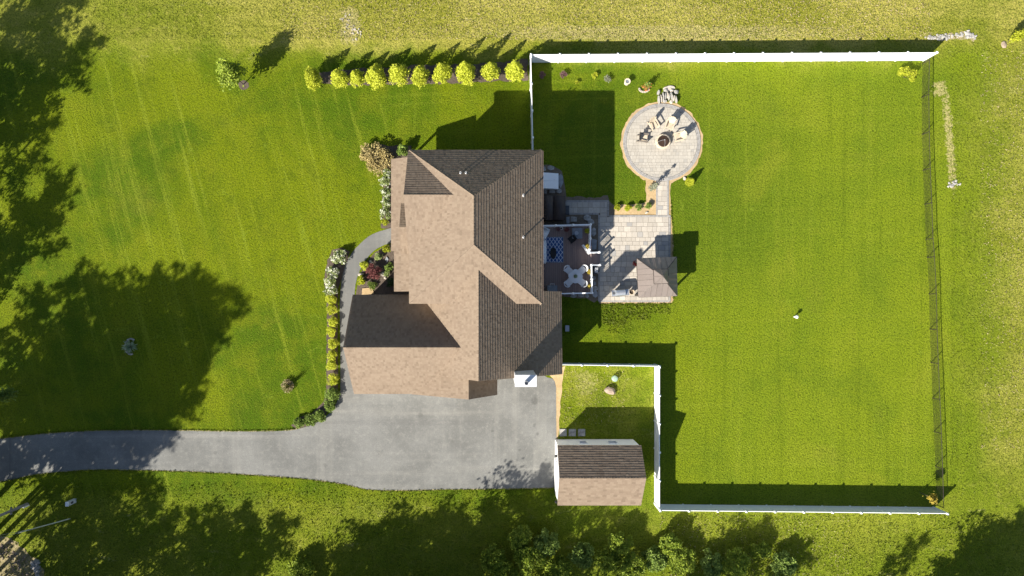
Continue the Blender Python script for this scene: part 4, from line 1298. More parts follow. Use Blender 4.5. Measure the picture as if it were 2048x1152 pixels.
# two plants out on the front lawn
gr = thing("grass_clump", "tan ornamental grass clump with green shoots alone on the front lawn", "plant", P(577, 771))
g = np.random.default_rng(9)
a_ = g.uniform(0, 6.28, 500); rr_ = g.uniform(0.05, 0.55, 500)
link("foliage", leaf_mesh("foliage", np.stack([rr_ * np.cos(a_) * 0.95, rr_ * np.sin(a_) * 1.1, 0.15 + g.uniform(0, 0.25, 500)], 1), 0.11, M['straw'], 3, 0.2, 0.2), gr)
bl = MB()
for i in range(46):
    a = rng.uniform(0, 6.28); q = rng.uniform(0.06, 0.22); h = rng.uniform(0.9, 1.6)
    bl.tube([(0.12 + q * 0.3 * math.cos(a), 0.05 + q * 0.3 * math.sin(a), 0), (0.12 + q * math.cos(a) * 0.8, q * math.sin(a) * 0.8, h * 0.6), (0.12 + q * 1.7 * math.cos(a), 0.05 + q * 1.7 * math.sin(a), h)], [0.010, 0.009, 0.004], 4)
bl.build("stalks", M['tuft'], gr)
ag = thing("agave_plant", "spiky blue green plant with a stone rim in the tree shade on the front lawn", "plant", P(262, 693))
sp = MB()
for i in range(90):
    a = rng.uniform(0, 6.28); L = rng.uniform(0.35, 0.75); h = rng.uniform(0.1, 0.5)
    d = Vector((math.cos(a), math.sin(a), 0)); s_ = Vector((-d.y, d.x, 0)) * 0.032
    sp.add([d * 0.04 + s_ + Vector((0, 0, 0.05)), d * 0.04 - s_ + Vector((0, 0, 0.05)), d * L * 0.6 - s_ + Vector((0, 0, h)), d * L * 0.6 + s_ + Vector((0, 0, h)), d * L + Vector((0, 0, h * 0.8))], [(0, 1, 2, 3), (3, 2, 4)])
sp.build("leaves", M['bluegreen'], ag)
rim = MB()
for i in range(9):
    a = math.pi * (0.35 + i * 0.15)
    rim.box((0.55 * math.cos(a) * 0.8, 0.66 * math.sin(a), 0.06), (0.2, 0.14, 0.13), a + 1.57, taper=0.8)
rim.build("stone_rim", M['stone'], ag)

# left edge sapling in its own mulch spot
small_tree("sapling", "green sapling by the left edge of the lawn below the tree shade", (32, 783), 2.6, .72, .7, 'green', 1300, 0.085, 37, lean=(-0.1, -0.1), k=16)

# corner plants of the back yard
shrub("lime_bush", "lime green bush at the sunny corner where the two fences meet", 1815, 149, .85, 1.1, 'lime', 1400, 0.07, None, "bush", k=16, cr=0.36)
small_tree("yellow_sapling", "small yellow leaved sapling in the shaded fence corner of the back lawn", (1840, 985), 2.25, .40, 1.1, 'yellowleaf', 420, 0.075, 41, lean=(0.05, -0.05), k=9, trunk=0.03)
small_tree("field_sapling", "lime leaved sapling beside a pale rock in the field beyond the fences", (2012, 84), 2.3, .50, .6, 'lime', 700, 0.085, 43, lean=(0.1, 0.1), k=9, trunk=0.03)

# little plants along the inside of the back fence
shrub("pink_shrub", "dusky pink shrub in the fence corner shade of the back yard", 1085, 150, .34, .5, 'pinkleaf', 350, 0.06, None)
shrub("rose_bush", "small reddish brown bush second along the back fence planting", 1126, 149, .34, .55, 'pinkleaf', 400, 0.055, None)
shrub("lime_plant", "tiny lime green plant in the lawn nearer the house shadow", 1154, 165, .21, .3, 'lime', 250, 0.05, None, "plant")
shrub("lime_plant", "bright lime green rounded plant between two small brown bushes", 1189, 151, .30, .4, 'lime', 450, 0.055, None, "plant")
shrub("pale_shrub", "thin pale green shrub beside the white ringed planter", 1214, 158, .36, .55, 'silver', 300, 0.05, None)

# four shrubs by the patio
for i, (u, v, lb) in enumerate(((1235.5, 415, "low green shrub nearest the house shadow in the patio row of four"), (1256, 416, "second low green shrub from the house shadow in the patio row"), (1277, 414, "third low green shrub from the house shadow in the patio row"), (1296.5, 411.5, "low green shrub nearest the paved path in the patio row"))):
    shrub("patio_shrub", lb, u, v, .33, .45, 'lime' if i < 2 else 'green', 600, 0.05, "low shrubs in the stone dust beside the patio", k=14)
# sparse shrub at the path and the clipped cone
sp_ = thing("lacy_shrub", "tall thin grey green shrub beside the paved path to the round patio", "shrub", P(1302, 377))
g = np.random.default_rng(12)
pts = []
for (zc, r, n) in ((0.35, .34, 160), (0.95, .22, 110), (1.35, .25, 150), (2.0, .15, 90)):
    d = g.normal(size=(n, 3)); d /= np.linalg.norm(d, axis=1)[:, None]
    pts.append(d * r * g.uniform(0.3, 1, n)[:, None] + np.array([0.02, 0, zc]))
link("foliage", leaf_mesh("foliage", np.concatenate(pts), 0.06, M['silver'], 4), sp_)
MB().tube([(0, 0, 0), (0.02, 0, 1.2), (0.02, 0.0, 2.35)], [0.025, 0.018, 0.006], 6).build("stem", M['bark'], sp_)
cone = thing("cone_evergreen", "small clipped cone evergreen on the lawn beside the round patio", "evergreen", P(1378.5, 364.5))
link("foliage", leaf_mesh("foliage", cone_points(2600, .40, 1.25, 3, 0.05, 0.08), 0.035, M['lime'], 6), cone)
MB().tube([(0, 0, 0), (0, 0, 0.9)], [0.03, 0.01], 6).build("trunk", M['bark'], cone)

# potted plants along the deck railing
def pot_plant(name, label, u, v, mat, pot='tanpot', h=0.45, r=0.24, z0=DZ, group=None, n=160, cat="potted plant"):
    p = P(u, v, z0 + 0.4); p.z = z0
    root = thing(name, label, cat, p, 0, group)
    MB().lathe([(0.11, 0), (0.16, 0.24), (0.14, 0.24), (0.13, 0.20)], (0, 0, 0), 14).build("pot", M[pot], root)
    _sid[0] += 1
    g = np.random.default_rng(_sid[0])
    d = g.normal(size=(n, 3)); d /= np.linalg.norm(d, axis=1)[:, None]
    q = d * r * g.uniform(0.4, 1, n)[:, None]; q[:, 2] = np.abs(q[:, 2]) * h / r * 0.6 + 0.22
    link("foliage", leaf_mesh("foliage", q, 0.085, M[mat], _sid[0], 0.3, 0.3), root)
    return root
PG = "potted plants along the deck railing"
pot_plant("potted_plant", "spiky lime green potted plant by the upper railing corner", 1175, 461.5, 'lime', group=PG)
pot_plant("potted_plant", "tan green potted plant tucked between the open gate and railing", 1176, 492, 'yellowleaf', group=PG, n=110)
pot_plant("potted_plant", "golden spiky potted plant on the railing side just past the stairs", 1178, 543, 'yellowleaf', group=PG)
pot_plant("potted_plant", "yellow potted plant low on the railing near the deck corner", 1179, 572, 'yellowleaf', 'clay', group=PG, r=.22)
pot_plant("potted_plant", "purple pink potted plant beside the white pot by the far railing", 1117, 458, 'pinkleaf', group=PG, r=.20)
pot_plant("potted_plant", "rusty brown potted plant between white pot and fire table", 1134, 459, 'maple', 'clay', group=PG, n=120)
tp = pot_plant("table_plant", "small green potted plant in the middle of the white table", 1151.5, 552.5, 'bluegreen', r=.15, h=.2, z0=DZ + 0.735, n=200)
wp = thing("white_pot", "small round white pot by the railing between two potted plants", "pot", on_deck(1123, 456.5, DZ + 0.3))
MB().lathe([(0.09, 0), (0.12, 0.28), (0.10, 0.28), (0.09, 0.22)], (0, 0, 0), 16).build("pot", M['white'], wp)
MB().lathe([(0.088, 0.218), (0.0885, 0.235)], (0, 0, 0), 16).build("soil", M['mulch'], wp)

# ------------------------------------------------------------------ stones
def rock(name, label, u, v, d, mat, rz=0.0, seed=0, group=None, cat="rock", flat=False):
    bmx = bmesh.new()
    bmesh.ops.create_icosphere(bmx, subdivisions=2, radius=0.5)
    g = random.Random(seed)
    off = Vector((g.uniform(0, 50), g.uniform(0, 50), g.uniform(0, 50)))
    from mathutils import noise
    for vv in bmx.verts:
        f = 1 + 0.34 * noise.noise(vv.co * 2.3 + off) + 0.12 * noise.noise(vv.co * 6 + off)
        vv.co = vv.co * f
        if flat: vv.co.z = max(-0.3, min(0.3, vv.co.z * 1.6))
        else: vv.co.z = max(-0.25, vv.co.z)
        vv.co = Vector((vv.co.x * d[0], vv.co.y * d[1], (vv.co.z + 0.25) * d[2]))
    me = bpy.data.meshes.new(name); bmx.to_mesh(me); bmx.free()
    me.materials.append(M[mat])
    p = P(u, v)
    o = link(name, me, None, p, rz)
    return tag(o, label, cat, group)
rock("boulder", "large tan boulder alone in the shed yard lawn", 1219, 781, (1.05, .66, .6), 'stoneb', R(-12), 3, None, "boulder")
rock("rock", "white rock in the porch bed between yellow and lime shrubs", 722, 549, (.50, .30, .3), 'stonew', 0.1, 4)
rock("rock", "small pale rock between maroon maple and walk edge", 742, 524, (.26, .34, .25), 'stonew', 0.5, 5)
rock("rock", "pinkish pale rock between maroon maple and porch", 766.5, 548.5, (.42, .40, .3), 'stonew', 0.8, 6)
rock("rock", "small pale rock below the pinkish rock in the porch bed", 770.5, 555.5, (.26, .24, .2), 'stonew', 0.2, 7)
rock("rock", "pale rock at the foot of the field sapling", 2007, 90, (.42, .62, .2), 'stoneb', 0.2, 8)
rock("rock", "white rock at the patio shrub row beside the paved path", 1293, 425, (.3, .2, .15), 'stonew', 0.2, 9)
rock("rock", "pale rock near the clipped cone evergreen", 1369, 357, (.26, .34, .2), 'stonew', 0.2, 10)
SG = "flat stepping stones around the deck and hot tub"
st_px = [(1088, 338, .36, .34, "small pale flat stone at the house wall above the white hatch"), (1101.5, 336, .58, .36, "oblong pale stone above the white cellar hatch"), (1121.5, 361, .42, 1.1, "long narrow grey slab beside the white cellar hatch"),
         (1090, 383, .34, .36, "square stone nearest the house between hatch and hot tub"), (1104.5, 382.5, .42, .34, "square stone in the middle between hatch and hot tub"), (1118, 382, .46, .42, "pale angular stone at the hatch's outer corner, above the hot tub"),
         (1147, 438.5, .48, .42, "square pale stepping stone between hot tub and deck railing"), (1135.5, 440, .26, .60, "narrow blue grey slab at the hot tub's lower corner"), (1174, 436, .62, .46, "rounded pale stone near the paved path's inside corner"),
         (1182, 443.5, .52, .42, "pointed grey stone by the railing's upper corner post"), (1187, 463.5, .46, .72, "large pale slab outside the railing near the upper corner"), (1188, 489, .44, .80, "rectangular blue grey slab outside the railing by the stairs"),
         (1186, 556, .42, .40, "round grey stone outside the railing past the stairs"), (1187, 567, .44, .40, "grey stone second from the stairs outside the railing"), (1190, 577, .46, .44, "pointed grey stone third from the stairs outside the railing"), (1190, 588, .42, .56, "grey slab at the outer deck corner by the grass"),
         (1147, 592, .5, .34, "pale stone under the lower deck railing, nearest the house wing"), (1162, 591, .56, .26, "low tan stone under the lower deck railing"), (1174, 591.5, .36, .3, "small pale stone under the railing near the deck corner")]
for i, (u, v, a, b, lb) in enumerate(st_px):
    r_ = random.Random(i + 60)
    n = 4 if i in (3, 4, 6, 7, 11) else 6
    poly = []
    for j in range(n):
        an = 2 * math.pi * (j + 0.5) / n + r_.uniform(-0.15, 0.15)
        q = (0.707 if n == 4 else 0.56) * r_.uniform(0.88, 1.1)
        poly.append((a * q * math.cos(an), b * q * math.sin(an)))
    mb = MB().prism(poly, 0.0, 0.07 + r_.uniform(0, 0.05))
    tag(mb.build("stepping_stone", M['bluestone'] if i in (2, 7, 11, 13, 15) else M['stone'], None, False, P(u, v), 0), lb, "stepping stone", SG)
for u, lb in ((1126, "sunlit square stepping stone nearest the driveway beside the shed"), (1144.5, "square stepping stone in the middle of the row beside the shed"), (1163, "square stepping stone farthest from the driveway beside the shed")):
    tag(MB().box((0, 0, 0.035), (.60, .60, .07)).build("square_slab", M['stone'], None, False, P(u, 865), rng.uniform(-.04, .04)), lb, "stepping stone", "square slabs beside the shed")
tag(MB().prism([(-.5, -.25), (.55, -.25), (.45, .2), (.3, .3), (-.4, .3)], 0, 0.08).build("stoop_slab", M['sand'], None, False, P(735, 583), 0.1), "tan stone slab by the garage corner in the porch bed", "stone slab")
tag(MB().prism([(-.14, 0), (0, -.25), (.14, 0), (0, .25)], 0, 0.1).build("diamond_stone", M['bluestone'], None, False, P(774, 519), 0.1), "pale diamond shaped stone in the shaded porch bed", "stone")

# stone waterfall at the round patio
wf = thing("rock_waterfall", "pile of pale boulders forming a small waterfall at the round patio's top edge", "rock feature", P(1334, 194))
r_ = random.Random(21)
k_ = 0
for i in range(17):
    if i < 9:
        x = -0.72 + 0.18 * i; y = 0.15 - 0.10 * abs(i - 4) + r_.uniform(-.05, .05); d = (.20, .75 + r_.uniform(-.15, .15), .55)
    else:
        x = r_.uniform(-.8, .8); y = r_.uniform(-.55, .5); d = (r_.uniform(.25, .42), r_.uniform(.25, .45), .4)
    o = rock("stone", None, 1334, 194, d, ('stone', 'stonew', 'stone')[i % 3], r_.uniform(-.25, .25), 80 + i)
    del o["category"]
    o.parent = wf; o.location = (x, y, 0)
tag(rock("flat_boulder", "flat tan boulder lying behind the waterfall stones", 1338, 178, (1.1, .5, .25), 'stonew', 0.1, 33, None, "boulder", True))

# planter ring, flower bed and other yard ornaments
up_ = thing("ring_planter", "round white planter with dark soil on the back lawn near the fence", "planter", P(1252.5, 167))
MB().lathe([(0.16, 0), (0.20, 0.1), (0.14, 0.35), (0.25, 0.52), (0.26, 0.56), (0.16, 0.56), (0.14, 0.48)], (0, 0, 0), 20).build("bowl", M['firestone'], up_)
MB().lathe([(0.15, 0.49), (0.15, 0.515)], (0, 0, 0), 16).build("soil", M['slate'], up_)
fb = thing("flower_patch", "orange flowered plant in a white curved stone rim on the back lawn", "flower bed", P(1288, 180))
cs = MB()
for i in range(8):
    a = math.pi * (1.02 + i * 0.125)
    cs.box((0.40 * math.cos(a), 0.26 * math.sin(a) + 0.08, 0.06), (0.17, 0.13, 0.13), a + 1.57, taper=0.85)
cs.build("stone_rim", M['stonew'], fb)
g = np.random.default_rng(3)
q = g.normal(size=(260, 3)) * np.array([.13, .12, .18]) + np.array([.10, .14, .42]); q[:, 2] = np.abs(q[:, 2])
link("flowers", leaf_mesh("flowers", q, 0.06, M['orange'], 4), fb)
q = g.normal(size=(260, 3)) * np.array([.11, .11, .30]) + np.array([.12, .16, .55]); q[:, 2] = np.abs(q[:, 2])
link("foliage", leaf_mesh("foliage", q, 0.07, M['green'], 5), fb)
MB().tube([(.1, .14, 0), (.12, .16, 0.9)], [0.02, 0.01], 6).build("stem", M['bark'], fb)
vp = thing("vent_stack", "short white vent pipe with a rounded cap alone on the back lawn", "vent pipe", P(1588.3, 633.5))
MB().tube([(0, 0, 0), (0, 0, 0.48)], 0.06, 12).build("pipe", M['white'], vp)
MB().lathe([(0.06, 0.44), (0.14, 0.46), (0.15, 0.52), (0.11, 0.59), (0.03, 0.62)], (0, 0, 0), 16).build("cap", M['white'], vp, True)
ub_ = thing("utility_box", "small pale grey utility box in the shade of the house wing", "utility box", P(1133.5, 656.5))
soft_box(MB(), (0, 0, 0.2), (0.30, 0.48, 0.38), 0, 0.03).build("body", M['slate'], ub_)
MB().box((0, 0, 0.405), (0.33, 0.51, 0.04)).build("lid", M['galv'], ub_)
sc_ = thing("septic_cover", "pale green rounded plastic cover in the shed yard above the boulder", "cover", P(1228.5, 756.5))
MB().lathe([(0.25, 0), (0.26, 0.36), (0.23, 0.43), (0.17, 0.46)], (0, 0, 0), 12).build("drum", M['greenplastic'], sc_)
MB().lathe([(0.168, 0.459), (0.15, 0.48), (0.05, 0.49)], (0, 0, 0), 16).build("lid", M['greenplastic'], sc_)
acu = thing("air_conditioner", "pale grey air conditioner box partly under the roof edge", "air conditioner", T(858, 326))
soft_box(MB(), (0, 0, 0.42), (0.75, 0.75, 0.8), 0, 0.04).build("body", M['slate'], acu)
MB().lathe([(0.30, 0.82), (0.30, 0.84)], (0, 0, 0), 20).build("fan_grille", M['charcoal'], acu)

# ------------------------------------------------------------------ cellar hatch and hot tub
ht = thing("cellar_hatch", "white two leaf sloping cellar hatch against the house wall", "cellar hatch")
hx0, hx1 = T(1064.5, 0).x, P(1116.5, 0, 0.35).x
hy0, hy1 = P(0, 377, .6).y, P(0, 345.5, .6).y
fr = MB()
fr.prism([(hx0, hy0), (hx1, hy0), (hx1, hy1), (hx0, hy1)], 0, 0.28)
for y in (hy0 + 0.03, hy1 - 0.03):
    fr.add([(hx0, y - .03, .28), (hx1, y - .03, .28), (hx1, y - .03, .30), (hx0, y - .03, 1.02), (hx0, y + .03, .28), (hx1, y + .03, .28), (hx1, y + .03, .30), (hx0, y + .03, 1.02)],
           [(0, 1, 2, 3), (7, 6, 5, 4), (1, 5, 6, 2), (2, 6, 7, 3), (3, 7, 4, 0)])
fr.build("frame", M['hatchlift'], ht)
ym = (hy0 + hy1) / 2
for ya, yb in ((hy0 + .005, ym - 0.008), (ym + 0.008, hy1 - .005)):
    dm = MB()
    dm.add([(hx0, ya, 1.03), (hx1 + .02, ya, .31), (hx1 + .02, yb, .31), (hx0, yb, 1.03), (hx0, ya, 1.07), (hx1 + .02, ya, .35), (hx1 + .02, yb, .35), (hx0, yb, 1.07)],
           [(3, 2, 1, 0), (4, 5, 6, 7), (0, 1, 5, 4), (1, 2, 6, 5), (2, 3, 7, 6), (3, 0, 4, 7)])
    lf = dm.build("door_leaf", M['hatchlift'], ht)
MB().box((hx1 - 0.35, ym + 0.08, 0.53), (0.14, 0.03, 0.03), rot=Euler((0, R(35), 0)).to_matrix()).build("handle", M['steel'], ht)

tub = thing("hot_tub", "square hot tub under a dark brown two part cover beside the deck", "hot tub")
tx0, tx1 = P(1084, 0, .95).x, P(1131, 0, .95).x
ty0, ty1 = P(0, 440, .95).y, P(0, 391, .95).y
soft_box(MB(), ((tx0 + tx1) / 2, (ty0 + ty1) / 2, 0.43), (tx1 - tx0 - .06, ty1 - ty0 - .06, 0.86), 0, 0.08).build("cabinet", M['hottub'], tub)
xm = P(1107, 0, .95).x
for a, b in ((tx0, xm - .008), (xm + .008, tx1)):
    soft_box(MB(), ((a + b) / 2, (ty0 + ty1) / 2, 0.93), (b - a, ty1 - ty0, 0.12), 0, 0.045).build("cover_half", M['hottub'], tub, True)
MB().box((tx1 + .20, (ty0 + ty1) / 2 - .1, .16), (.36, .75, .30)).build("step", M['charcoal'], tub)

# ------------------------------------------------------------------ gazebo
GZE = 2.15
gz = thing("gazebo", "square gazebo with a two tier brown metal roof on the patio corner", "gazebo")
gNW, gNE, gSE, gSW = P(1274, 517, GZE), P(1353, 514, GZE), P(1354.5, 591.5, GZE), P(1277, 594.5, GZE)
gc = (gNW + gNE + gSE + gSW) / 4
apex = Vector((gc.x, gc.y, 3.55))
tierz = 3.25
t_ = (tierz - GZE) / (3.55 - GZE)
def lp(c): return c.lerp(apex, t_ * 0.92)
lower = [(gNW, gNE), (gNE, gSE), (gSE, gSW), (gSW, gNW)]
def metal_face(quad, nstrip, name="roof_panel", th=0.03):
    p0, n, u, v = frame_of(quad)
    q = [((Vector(p) - p0).dot(u), (Vector(p) - p0).dot(v)) for p in quad]
    lo = min(a for a, b in q); hi = max(a for a, b in q)
    w = (hi - lo) / nstrip
    for i in range(nstrip):
        c = clip(clip(q, 0, lo + w * i, True), 0, lo + w * (i + 1), False)
        if len(c) < 3: continue
        A = sum(c[j][0] * c[(j + 1) % len(c)][1] - c[(j + 1) % len(c)][0] * c[j][1] for j in range(len(c)))
        if abs(A) < 0.004: continue
        if A < 0: c = list(reversed(c))
        m = len(c)
        cen = (sum(a for a, b in c) / m, sum(b for a, b in c) / m)
        V_ = [p0 + u * (cen[0] + (a - cen[0]) * 0.992) + v * b for (a, b) in c]
        mb = MB().add([p + n * th for p in V_] + V_, [tuple(range(m)), tuple(range(2 * m - 1, m - 1, -1))] + [((j + 1) % m, j, m + j, m + (j + 1) % m) for j in range(m)])
        # standing seam on one side
        ua = lo + w * i + 0.014
        bs = [b for a, b in clip(q, 0, ua, True) if abs(a - ua) < 1e-5]
        if len(bs) >= 2:
            mb.bar(p0 + u * ua + v * min(bs) + n * (th + 0.012), p0 + u * ua + v * max(bs) + n * (th + 0.012), 0.022, 0.032)
        mb.build(name, M['gazebo'], gz)
for a, b in lower: metal_face([a, b, lp(b), lp(a)], 7)
top4 = []
for c in (gNW, gNE, gSE, gSW):
    d = (c - gc); q = gc + d * 0.36
    top4.append(Vector((q.x, q.y, 3.40)))
ap2 = Vector((gc.x, gc.y, 3.98))
for i in range(4): metal_face([top4[i], top4[(i + 1) % 4], ap2], 2, "cupola_panel", 0.02)
ct_ = MB()  # dark bars stand in for the shade line between the roof tiers
for i in range(4): ct_.bar(top4[i].lerp(top4[(i + 1) % 4], .005), top4[(i + 1) % 4].lerp(top4[i], .005), 0.06, 0.07)
ct_.build("cupola_shade_line", M['darkmetal'], gz)
cu = MB()
for i in range(4):
    c0 = lp((gNW, gNE, gSE, gSW)[i]); cu.bar(c0 + Vector((0, 0, -0.05)), Vector((c0.x, c0.y, 3.42)), 0.05)
cu.build("cupola_frame", M['darkmetal'], gz)
light_block_neck = MB()  # walls added to close the cupola gap, so no sun leaks through
ln4 = [lp(c) for c in (gNW, gNE, gSE, gSW)]
for i in range(4):
    a, b = ln4[i], ln4[(i + 1) % 4]
    light_block_neck.bar(Vector((a.x, a.y, 3.27)).lerp(Vector((b.x, b.y, 3.27)), .02), Vector((b.x, b.y, 3.27)).lerp(Vector((a.x, a.y, 3.27)), .02), 0.02, 0.27)
light_block_neck.build("light_block_neck", M['darkmetal'], gz)
hm = MB()
for c in (gNW, gNE, gSE, gSW): hm.bar(c + Vector((0, 0, .03)), lp(c) + Vector((0, 0, .04)), 0.05, 0.03)
hm.build("hip_trim", M['darkmetal'], gz)
eb = MB()
for a, b in lower: eb.bar(a.lerp(b, .01) - Vector((0, 0, .06)), b.lerp(a, .01) - Vector((0, 0, .06)), 0.06, 0.10)
eb.build("beam", M['darkmetal'], gz)
for c in (gNW, gNE, gSE, gSW):
    q = gc + (c - gc) * 0.88
    MB().box((q.x, q.y, (GZE + .1) / 2), (.14, .14, GZE + .1)).build("post", M['darkmetal'], gz)
pk = pot_plant("flower_pot", "red flowered pot at the gazebo post facing the deck", 1272, 527, 'red', 'white', .5, .24, 0.05, n=140)
# grill
gp = P(1241, 585.5, 0.9); gp.z = 0.06
gl = thing("barbecue_grill", "stainless steel cart barbecue grill at the patio's grass edge", "grill", gp, R(4))
MB().box((0, 0, 0.42), (0.72, 0.52, 0.76)).build("cabinet", M['steel'], gl)
MB().box((0, 0, 0.83), (0.78, 0.56, 0.06)).build("firebox", M['charcoal'], gl)
hd = MB()
V_ = []; n_ = 8
for i in range(n_ + 1):
    a = math.pi * i / n_
    V_ += [(-0.38, -0.27 * math.cos(a), 0.862 + 0.27 * math.sin(a)), (0.38, -0.27 * math.cos(a), 0.862 + 0.27 * math.sin(a))]
hd.add(V_, [(2 * i, 2 * i + 1, 2 * i + 3, 2 * i + 2) for i in range(n_)] + [tuple(range(0, 2 * n_ + 2, 2))[::-1], tuple(range(1, 2 * n_ + 2, 2))])
hood = hd.build("hood", M['steel'], gl)
MB().tube([(-0.3, -0.33, 1.0), (0.3, -0.33, 1.0)], 0.018, 8).build("handle", M['galv'], hood)
for sx in (-1, 1): MB().box((sx * 0.56, 0, 0.84), (0.34, 0.50, 0.03)).build("side_shelf", M['steel'], gl)
MB().lathe([(0.12, 0.858), (0.12, 0.88), (0.07, 0.88)], (-0.56, 0, 0), 14).build("side_burner", M['charcoal'], gl)
for x in (-0.3, 0.3):
    for y in (-0.2, 0.2): MB().lathe([(0.04, 0.0), (0.05, 0.02), (0.04, 0.039)], (x, y, 0), 10).build("wheel", M['black'], gl)
cy = thing("clay_pot", "empty round tan clay pot between the grill and the gazebo", "pot", P(1262.5, 584, .3) * Vector((1, 1, 0)) + Vector((0, 0, .057)) if False else (P(1262.5, 584, .3).x, P(1262.5, 584, .3).y, .057))
MB().lathe([(0.14, 0), (0.22, 0.38), (0.24, 0.44), (0.19, 0.44), (0.17, 0.30)], (0, 0, 0), 20).build("pot", M['tanpot'], cy)
MB().lathe([(0.168, 0.30), (0.1685, 0.315)], (0, 0, 0), 16).build("soil", M['mulch'], cy)
ln_ = thing("lantern_box", "dark slatted lantern box with white bars beside the deck stairs", "lantern", P(1191, 541))
MB().box((0, 0, 0.30), (.50, .62, .60)).build("body", M['charcoal'], ln_)
gbm = MB()
for i in range(5): gbm.box((-0.02, -.17 + .085 * i, .615), (.26, .035, .03))
for i in range(3): gbm.box((-.12 + .1 * i, 0, .633), (.03, .40, .005))
gbm.build("white_bars", M['white'], ln_)

# ------------------------------------------------------------------ fire pit and chairs on the round patio
fp = thing("fire_pit", "round stone fire pit with a dark domed spark screen on the round patio", "fire pit", P(1324.5, 284.5) + Vector((0, 0, 0.056)))
for i in range(14):
    a = 2 * math.pi * i / 14
    for j in range(2):
        b = a + j * math.pi / 14
        MB().box((0.52 * math.cos(b), 0.52 * math.sin(b), 0.075 + 0.152 * j), (.17, .225, .148), b, taper=0.96).build("block", M['firestone'], fp)
MB().lathe([(0.43, 0.0), (0.43, 0.06)], (0, 0, 0), 24).build("ash_bed", M['mulch'], fp)
dm = MB()
n_lat, n_lon, rd, hz = 12, 40, 0.47, 0.50
def dome(i, j):
    t = math.pi / 2 * i / n_lat; a = 2 * math.pi * j / n_lon
    return Vector((rd * math.cos(t) * math.cos(a), rd * math.cos(t) * math.sin(a), 0.305 + hz * math.sin(t)))
for j in range(n_lon):
    dm.tube([dome(i, j) for i in range(0, n_lat, 2)] + [dome(n_lat - 0.3, j)], 0.005, 3, cap=False)
for i in range(0, n_lat):
    dm.tube([dome(i, j) for j in range(0, n_lon + 1, 2)], 0.005, 3, cap=False)
tag(dm.build("screen_mesh", M['rust'], fp), kind='stuff')
for a in (0.15, 1.72, 3.29, 4.86):
    rbm = MB(); rbm.tube([Vector((rd * 1.01 * math.cos(math.pi / 2 * t / 8) * math.cos(a), rd * 1.01 * math.cos(math.pi / 2 * t / 8) * math.sin(a), 0.305 + hz * 1.02 * math.sin(math.pi / 2 * t / 8))) for t in range(9)], 0.014, 6)
    rbm.build("rib", M['galv'] if a > 3.2 and a < 5 else M['rust'], fp)
MB().lathe([(0.47, 0.302), (0.485, 0.315), (0.47, 0.328)], (0, 0, 0), 28).build("screen_ring", M['rust'], fp)
MB().lathe([(0.03, 0.81), (0.05, 0.84), (0.02, 0.87)], (0, 0, 0), 10).build("handle", M['galv'], fp)

def adirondack(label, u, v, faced, mat, seatmat):
    p = P(u, v, .5); p.z = 0.056
    tgt = P(*faced)
    root = thing("adirondack_chair", label, "chair", p, math.atan2(tgt.y - p.y, tgt.x - p.x), "adirondack chairs around the fire pit")
    for i in range(5):        # seat slats, front (+x) higher
        x = 0.26 - 0.115 * i
        MB().box((x, 0, 0.36 - 0.022 * i), (0.112, 0.56, 0.024)).build("seat_slat", seatmat, root)
    for i in range(5):        # fan back
        y = -0.24 + 0.12 * i
        h = (0.74, 0.88, 0.93, 0.88, 0.74)[i]
        a = Vector((-0.24, y * 0.92, 0.26)); b = Vector((-0.24 - h * 0.30, y * 1.2, 0.26 + h * 0.95))
        MB().bar(a, b, 0.122, 0.026).build("back_slat", mat, root)
    for s_ in (-1, 1):
        soft_box(MB(), (0.02, s_ * 0.33, 0.56), (0.74, 0.13, 0.028), 0, 0.012).build("arm", mat, root)
        MB().box((0.32, s_ * 0.29, 0.272), (0.10, 0.04, 0.545)).build("leg", mat, root)
        MB().bar((0.30, s_ * 0.26, 0.33), (-0.52, s_ * 0.26, 0.03), 0.035, 0.11).build("leg", mat, root)
    MB().box((-0.36, 0, 0.50), (0.04, 0.66, 0.05)).build("back_brace", mat, root)
adirondack("dark framed adirondack chair with pale seat across from the sunlit ones", 1287.5, 275.5, (1326, 283), M['charwood'], M['cream'])
adirondack("cream adirondack chair in the middle of the four, beside the dark one", 1308, 249.5, (1322, 283), M['cream'], M['cream'])
adirondack("cream adirondack chair directly behind the fire pit, toward the waterfall", 1339.5, 249.5, (1326, 283), M['cream'], M['cream'])
adirondack("cream adirondack chair closest to the fire pit screen on its sunny side", 1357.5, 273.5, (1326, 283), M['cream'], M['cream'])

# ------------------------------------------------------------------ utility pole, guy wires, marker post
up = thing("utility_pole", "grey utility pole with brackets leaning out past the lower corner", "utility pole", P(55, 1008))
MB().tube([(0, 0, 0), (0, 0, 4), (0, 0, 8.5)], [0.13, 0.115, 0.10], 12).build("pole", M['wood'], up)
MB().box((0, 0.0, 1.95), (0.14, 0.62, 0.10)).build("bracket", M['galv'], up)
MB().tube([(0.16, -0.1, 0.0), (0.16, -0.1, 0.75)], 0.05, 8).build("conduit", M['white'], up)
MB().box((0, 0.16, 8.1), (0.12, 1.8, 0.12)).build("crossarm", M['wood'], up)
gy = thing("guy_wire", "pale guarded guy wire anchored in the grass beside the utility pole", "guy wire", P(141, 1037))
gtop = up.location - gy.location + Vector((0, 0, 7.8))
gy2 = Vector((-14.0, -2.6, 9.0))
MB().tube([(0, 0, 0), gy2 * 0.22], 0.045, 8).build("guard", M['yellowguard'], gy)
MB().tube([gy2 * 0.22, gy2], 0.013, 5).build("wire", M['galv'], gy)
MB().tube([gy2 * 0.14, Vector((-14.0, -1.4, 9.4))], 0.011, 5).build("wire", M['galv'], gy)
MB().tube([(0.05, 0, -0.3), (0, 0, 0.1)], 0.02, 6).build("anchor", M['galv'], gy)
